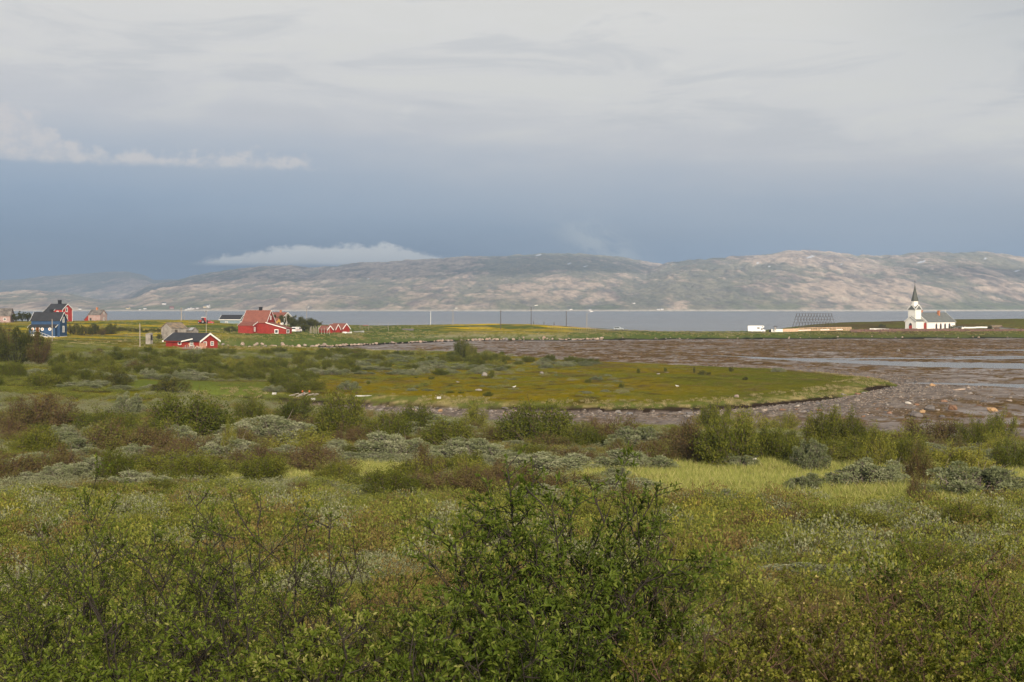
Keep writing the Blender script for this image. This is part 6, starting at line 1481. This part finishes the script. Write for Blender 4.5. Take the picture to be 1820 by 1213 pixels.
# ---------------------------------------------------------------- shrubs close to the camera, grown branch by branch
def grow_bush(name, x, y, ht, wd, label, seed, leafm, bark, lsize, lw, stems=9, per=7, lpt=11, upright=.6, k=5, parts=('branches', 'leaves'), tinted=(.45, .24), sparse=0.0, z=None, cat='shrub'):
    r = np.random.default_rng(seed); A = []; B = []; ra = []; rb = []; LP = []; LD = []
    for i in range(stems):
        th = 6.28 * (i + r.random()) / stems; q = r.random() ** .45
        p = np.array([math.cos(th) * .12 * wd * r.random(), math.sin(th) * .12 * wd * r.random(), -.15])
        top = np.array([math.cos(th) * wd * .54 * q, math.sin(th) * wd * .42 * q, ht * (1 - .36 * q ** 2) * r.uniform(.78, 1.05)])
        n = 8; pr = [p]; bow = r.normal(0, .06, 3) * ht
        for j in range(1, n + 1):
            t = j / n; pt = p + (top - p) * np.array([t ** (1.25), t ** 1.25, t]) + bow * math.sin(t * 3.14) + r.normal(0, .012, 3) * ht; pr.append(pt)
        r0 = (.0030 + .0055 * r.random() ** 2) * ht + .003
        for j in range(n):
            A.append(pr[j]); B.append(pr[j + 1]); ra.append(r0 * (1 - j / n * .85)); rb.append(r0 * (1 - (j + 1) / n * .85))
        main = unit((top - p)[None])[0]
        for b_ in range(per):
            t = .22 + .78 * (b_ + r.random()) / per; f = min(t * n, n - .01); j = int(f); s0 = pr[j] + (pr[j + 1] - pr[j]) * (f - j)
            d = main * upright * .8 + unit(r.normal(0, 1, (1, 3)) * [1.3, 1.1, .6])[0] * (1.3 - upright) + np.array([0, 0, .22]); d = d / np.linalg.norm(d); L_ = min(ht, 2.4) * r.uniform(.16, .34) * (1.1 - .5 * t)
            m1 = s0 + d * L_ * .5 + r.normal(0, .02, 3) * L_; e = s0 + d * L_ + np.array([0, 0, .08 * L_])
            A += [s0, m1]; B += [m1, e]; ra += [r0 * .42, r0 * .28]; rb += [r0 * .28, r0 * .14]
            tw = [(m1, e)]
            for c in range(6):
                d2 = d * .7 + unit(r.normal(0, 1, (1, 3)))[0] * .7; d2 /= np.linalg.norm(d2); q0 = s0 + d * L_ * r.uniform(.3, .9); q1 = q0 + d2 * L_ * r.uniform(.3, .55)
                A.append(q0); B.append(q1); ra.append(r0 * .22); rb.append(r0 * .10); tw.append((q0, q1))
            for q0, q1 in tw:
                if r.random() < sparse: continue
                m_ = max(4, int(lpt * r.uniform(.8, 1.7)))
                t_ = 1 - (1 - r.random(m_)) * r.random(m_) ** .35 * .8; P = q0 + (q1 - q0) * t_[:, None]; dv = unit((q1 - q0)[None])
                LP.append(P); LD.append(dv * .75 + r.normal(0, .62, (m_, 3)) + [0, 0, .15])
    LP = np.concatenate(LP); LD = np.concatenate(LD); n = len(LP); s = lsize * (.35 + .95 * r.random(n) ** .8)
    o = empty(name, (x, y, (gz(x, y) if z is None else z)), 0, label, cat)
    V, Q = tubes(A, B, ra, rb, k); link(parts[0], mesh_np(parts[0], V, Q, mats=[bark], smooth=True), o)
    V, Q, m_ = leaf_hex(LP, LD, unit(r.normal(0, .8, (n, 3)) + [0, 0, 1]), s, s * lw)
    link(parts[1], mesh_np(parts[1], V, Q, mats=[leafm], attrs={'tint': np.repeat(np.clip(r.normal(tinted[0], tinted[1], n), 0, 1), m_)}), o)
    return o
def gp(px, Y): return px_x(px, Y)
def top_h(px, pytop, Y): return ray_at(px, pytop, Y)[2] - gz(px_x(px, Y), Y)
def bush(px, Y, pytop, wpx, *a, **k):
    name = a[0]; return grow_bush(name, gp(px, Y), Y, top_h(px, pytop, Y), wpx / F * Y, *a[1:], **k)
# the tall sallow in the middle
bush(990, 9.6, 832, 500, 'sallow_bush', 'tall leafy green sallow with dark stems, largest bush near the camera', 41, L_BIG, BARKD, .046, .36, stems=15, per=11, lpt=12)
bush(868, 9.2, 893, 270, 'sallow_bush', 'leafy green sallow leaning out at the side of the tallest one', 42, L_BIG, BARKD, .045, .36, stems=10, per=10, lpt=13)
bush(1085, 10.2, 826, 190, 'sallow_bush', 'slim high sallow shoot with leaf tufts at its top', 43, L_BIG, BARKD, .044, .36, stems=6, per=7, lpt=11, upright=.8)
bush(1185, 9.4, 935, 250, 'sallow_bush', 'open twiggy sallow between the tallest bush and yellow birches', 44, L_BIG, BARK, .038, .38, stems=10, per=7, lpt=9, sparse=.2)
bush(820, 8.0, 1040, 330, 'sallow_bush', 'low dense sallow growth at the foot of the tallest bush', 45, L_BIG, BARKD, .043, .38, stems=11, per=8, lpt=12, upright=.4)
bush(1010, 7.6, 1050, 330, 'sallow_bush', 'lower leafy skirt in front of the tallest sallow', 46, L_BIG, BARKD, .043, .38, stems=11, per=8, lpt=12, upright=.4)
# slender saplings on one side
SP = [(120, 10.5, 900, 330, 'spreading willow sapling with a forked dark stem'), (265, 11.5, 925, 260, 'fine-leaved willow sapling between two forked ones'), (375, 10.8, 872, 300, 'highest willow sapling with long bare tip beside meadow'), (480, 10.0, 918, 290, 'willow sapling with slanting pale stems'), (30, 9.4, 960, 260, 'fine-leaved willow sapling at the frame border'),
      (565, 10.6, 925, 190, 'thin upright willow shoots with sparse leaves'), (200, 8.4, 1030, 330, 'bushy low willow sapling in front of the forked stem'), (420, 8.2, 1060, 360, 'bushy low willow sapling with tangled dead twigs'), (700, 10.8, 1000, 160, 'single thin crooked shoot standing in golden scrub'), (310, 12.5, 945, 300, 'airy willow sapling further up the slope'), (80, 13.0, 930, 320, 'airy willow sapling beyond the spreading one')]
for i, (px, Y, pt, w_, lb) in enumerate(SP):
    bush(px, Y, pt, w_, 'willow_sapling', lb, 60 + i, L_SAP, BARKD, .028 if Y > 9 else .032, .44, stems=8, per=10, lpt=11, upright=.62, sparse=.12 if px < 560 else .45)
bush(545, 7.6, 1060, 240, 'sallow_bush', 'grey-green rounded sallow beside the tangled dead twigs', 81, L_SAP, BARKD, .038, .42, stems=9, per=8, lpt=13, tinted=(.65, .3))
bush(660, 7.8, 1120, 260, 'sallow_bush', 'dense low green sallow between rounded one and tallest bush', 82, L_BIG, BARKD, .038, .40, stems=10, per=8, lpt=12)
for i, (px, Y, pt, w_, lb) in enumerate(((60, 7.2, 1120, 300, 'leafy skirt at the frame corner under the saplings'), (230, 7.0, 1130, 300, 'leafy low willow growth under the forked sapling'), (390, 6.9, 1140, 300, 'leafy low willow growth under the tangled twigs'))):
    bush(px, Y, pt, w_, 'willow_sapling', lb, 85 + i, L_SAP, BARKD, .034, .45, stems=9, per=9, lpt=12, upright=.35)
# birches on the other side: round yellow-green leaves on red-brown twigs
BR = [(1215, 7.2, 1085, 250, 'bright yellow-green young birch overlapping the tall sallow'), (1330, 7.4, 1130, 220, 'yellow-green young birch next to the brightest one'), (1500, 9.6, 965, 260, 'tall loose young birch with upright reddish stem'), (1420, 8.6, 1075, 240, 'young birch with golden leaf tips in front of loose tall one'), (1600, 8.4, 1060, 280, 'dense young birch with orange catkins'),
      (1740, 8.8, 1040, 260, 'darker young birch near the frame border'), (1690, 11.5, 975, 240, 'olive young birch higher up the slope'), (1590, 12.0, 960, 220, 'airy green birch behind the dense one'), (1810, 10.5, 985, 220, 'loose birch cut by the frame border'), (1500, 7.2, 1130, 260, 'low golden birch growth at the bottom of the frame'), (1680, 7.0, 1120, 280, 'low green birch growth at the bottom of the frame'), (1800, 7.3, 1110, 200, 'dark low birch in the frame corner'),
      (1400, 11.5, 1010, 200, 'brownish thin birch beside open scrub'), (1330, 10.5, 1040, 160, 'small reddish birch shoots beside the sallow')]
for i, (px, Y, pt, w_, lb) in enumerate(BR):
    bush(px, Y, pt, w_, 'young_birch', lb, 110 + i, L_BIRCH if i not in (5, 7, 11, 6) else L_SAP, BARKR, .022 if Y > 8 else .024, .80, stems=9, per=10, lpt=12, upright=.62, sparse=.1 if px not in (1400, 1330) else .4)
# magpie-like bird at the foot of the olive thicket
x, y, z = hit(1341, 825); o = empty('magpie', (x, y, z), R(20), 'black and white bird on the ground under the olive thicket', 'bird')
mb = MB(); prof = [(-.62, .015, .26), (-.25, .05, .30), (-.12, .10, .33), (.05, .14, .38), (.18, .12, .44), (.25, .08, .52), (.31, .085, .57), (.37, .03, .57)]
for px_, r_, z_ in prof:
    for i in range(8): t = 2 * math.pi * i / 8; mb.v.append((px_, r_ * math.cos(t), z_ + r_ * math.sin(t)))
for j in range(len(prof) - 1):
    for i in range(8): mb.f.append([j * 8 + i, j * 8 + (i + 1) % 8, (j + 1) * 8 + (i + 1) % 8, (j + 1) * 8 + i]); mb.m.append(1 if (j in (3, 4) and i in (5, 6, 7)) or j == 2 and i in (4, 5, 6, 7) else 0)
mb.build('body', [BLACK, WHITE], o, smooth=True)
for s in (-1, 1):
    mb = MB(); mb.poly([(.16, s * .13, .45), (-.05, s * .16, .44), (-.34, s * .06, .33), (-.02, s * .16, .33), (.16, s * .14, .36), (.16, s * .145, .45), (-.05, s * .175, .44), (-.34, s * .075, .33), (-.02, s * .175, .33), (.16, s * .155, .36)], [(0, 1, 2, 3, 4), (5, 6, 7, 8, 9)] + [(i, (i + 1) % 5, 5 + (i + 1) % 5, 5 + i) for i in range(5)]); mb.build('wing', WHITE, o)
    mb = MB(); mb.bar((.03, s * .06, 0), (.02, s * .06, .28), .015); mb.build('leg', BLACK, o)
mb = MB(); mb.bar((.37, 0, .57), (.46, 0, .55), .022, .005); mb.build('beak', BLACK, o)
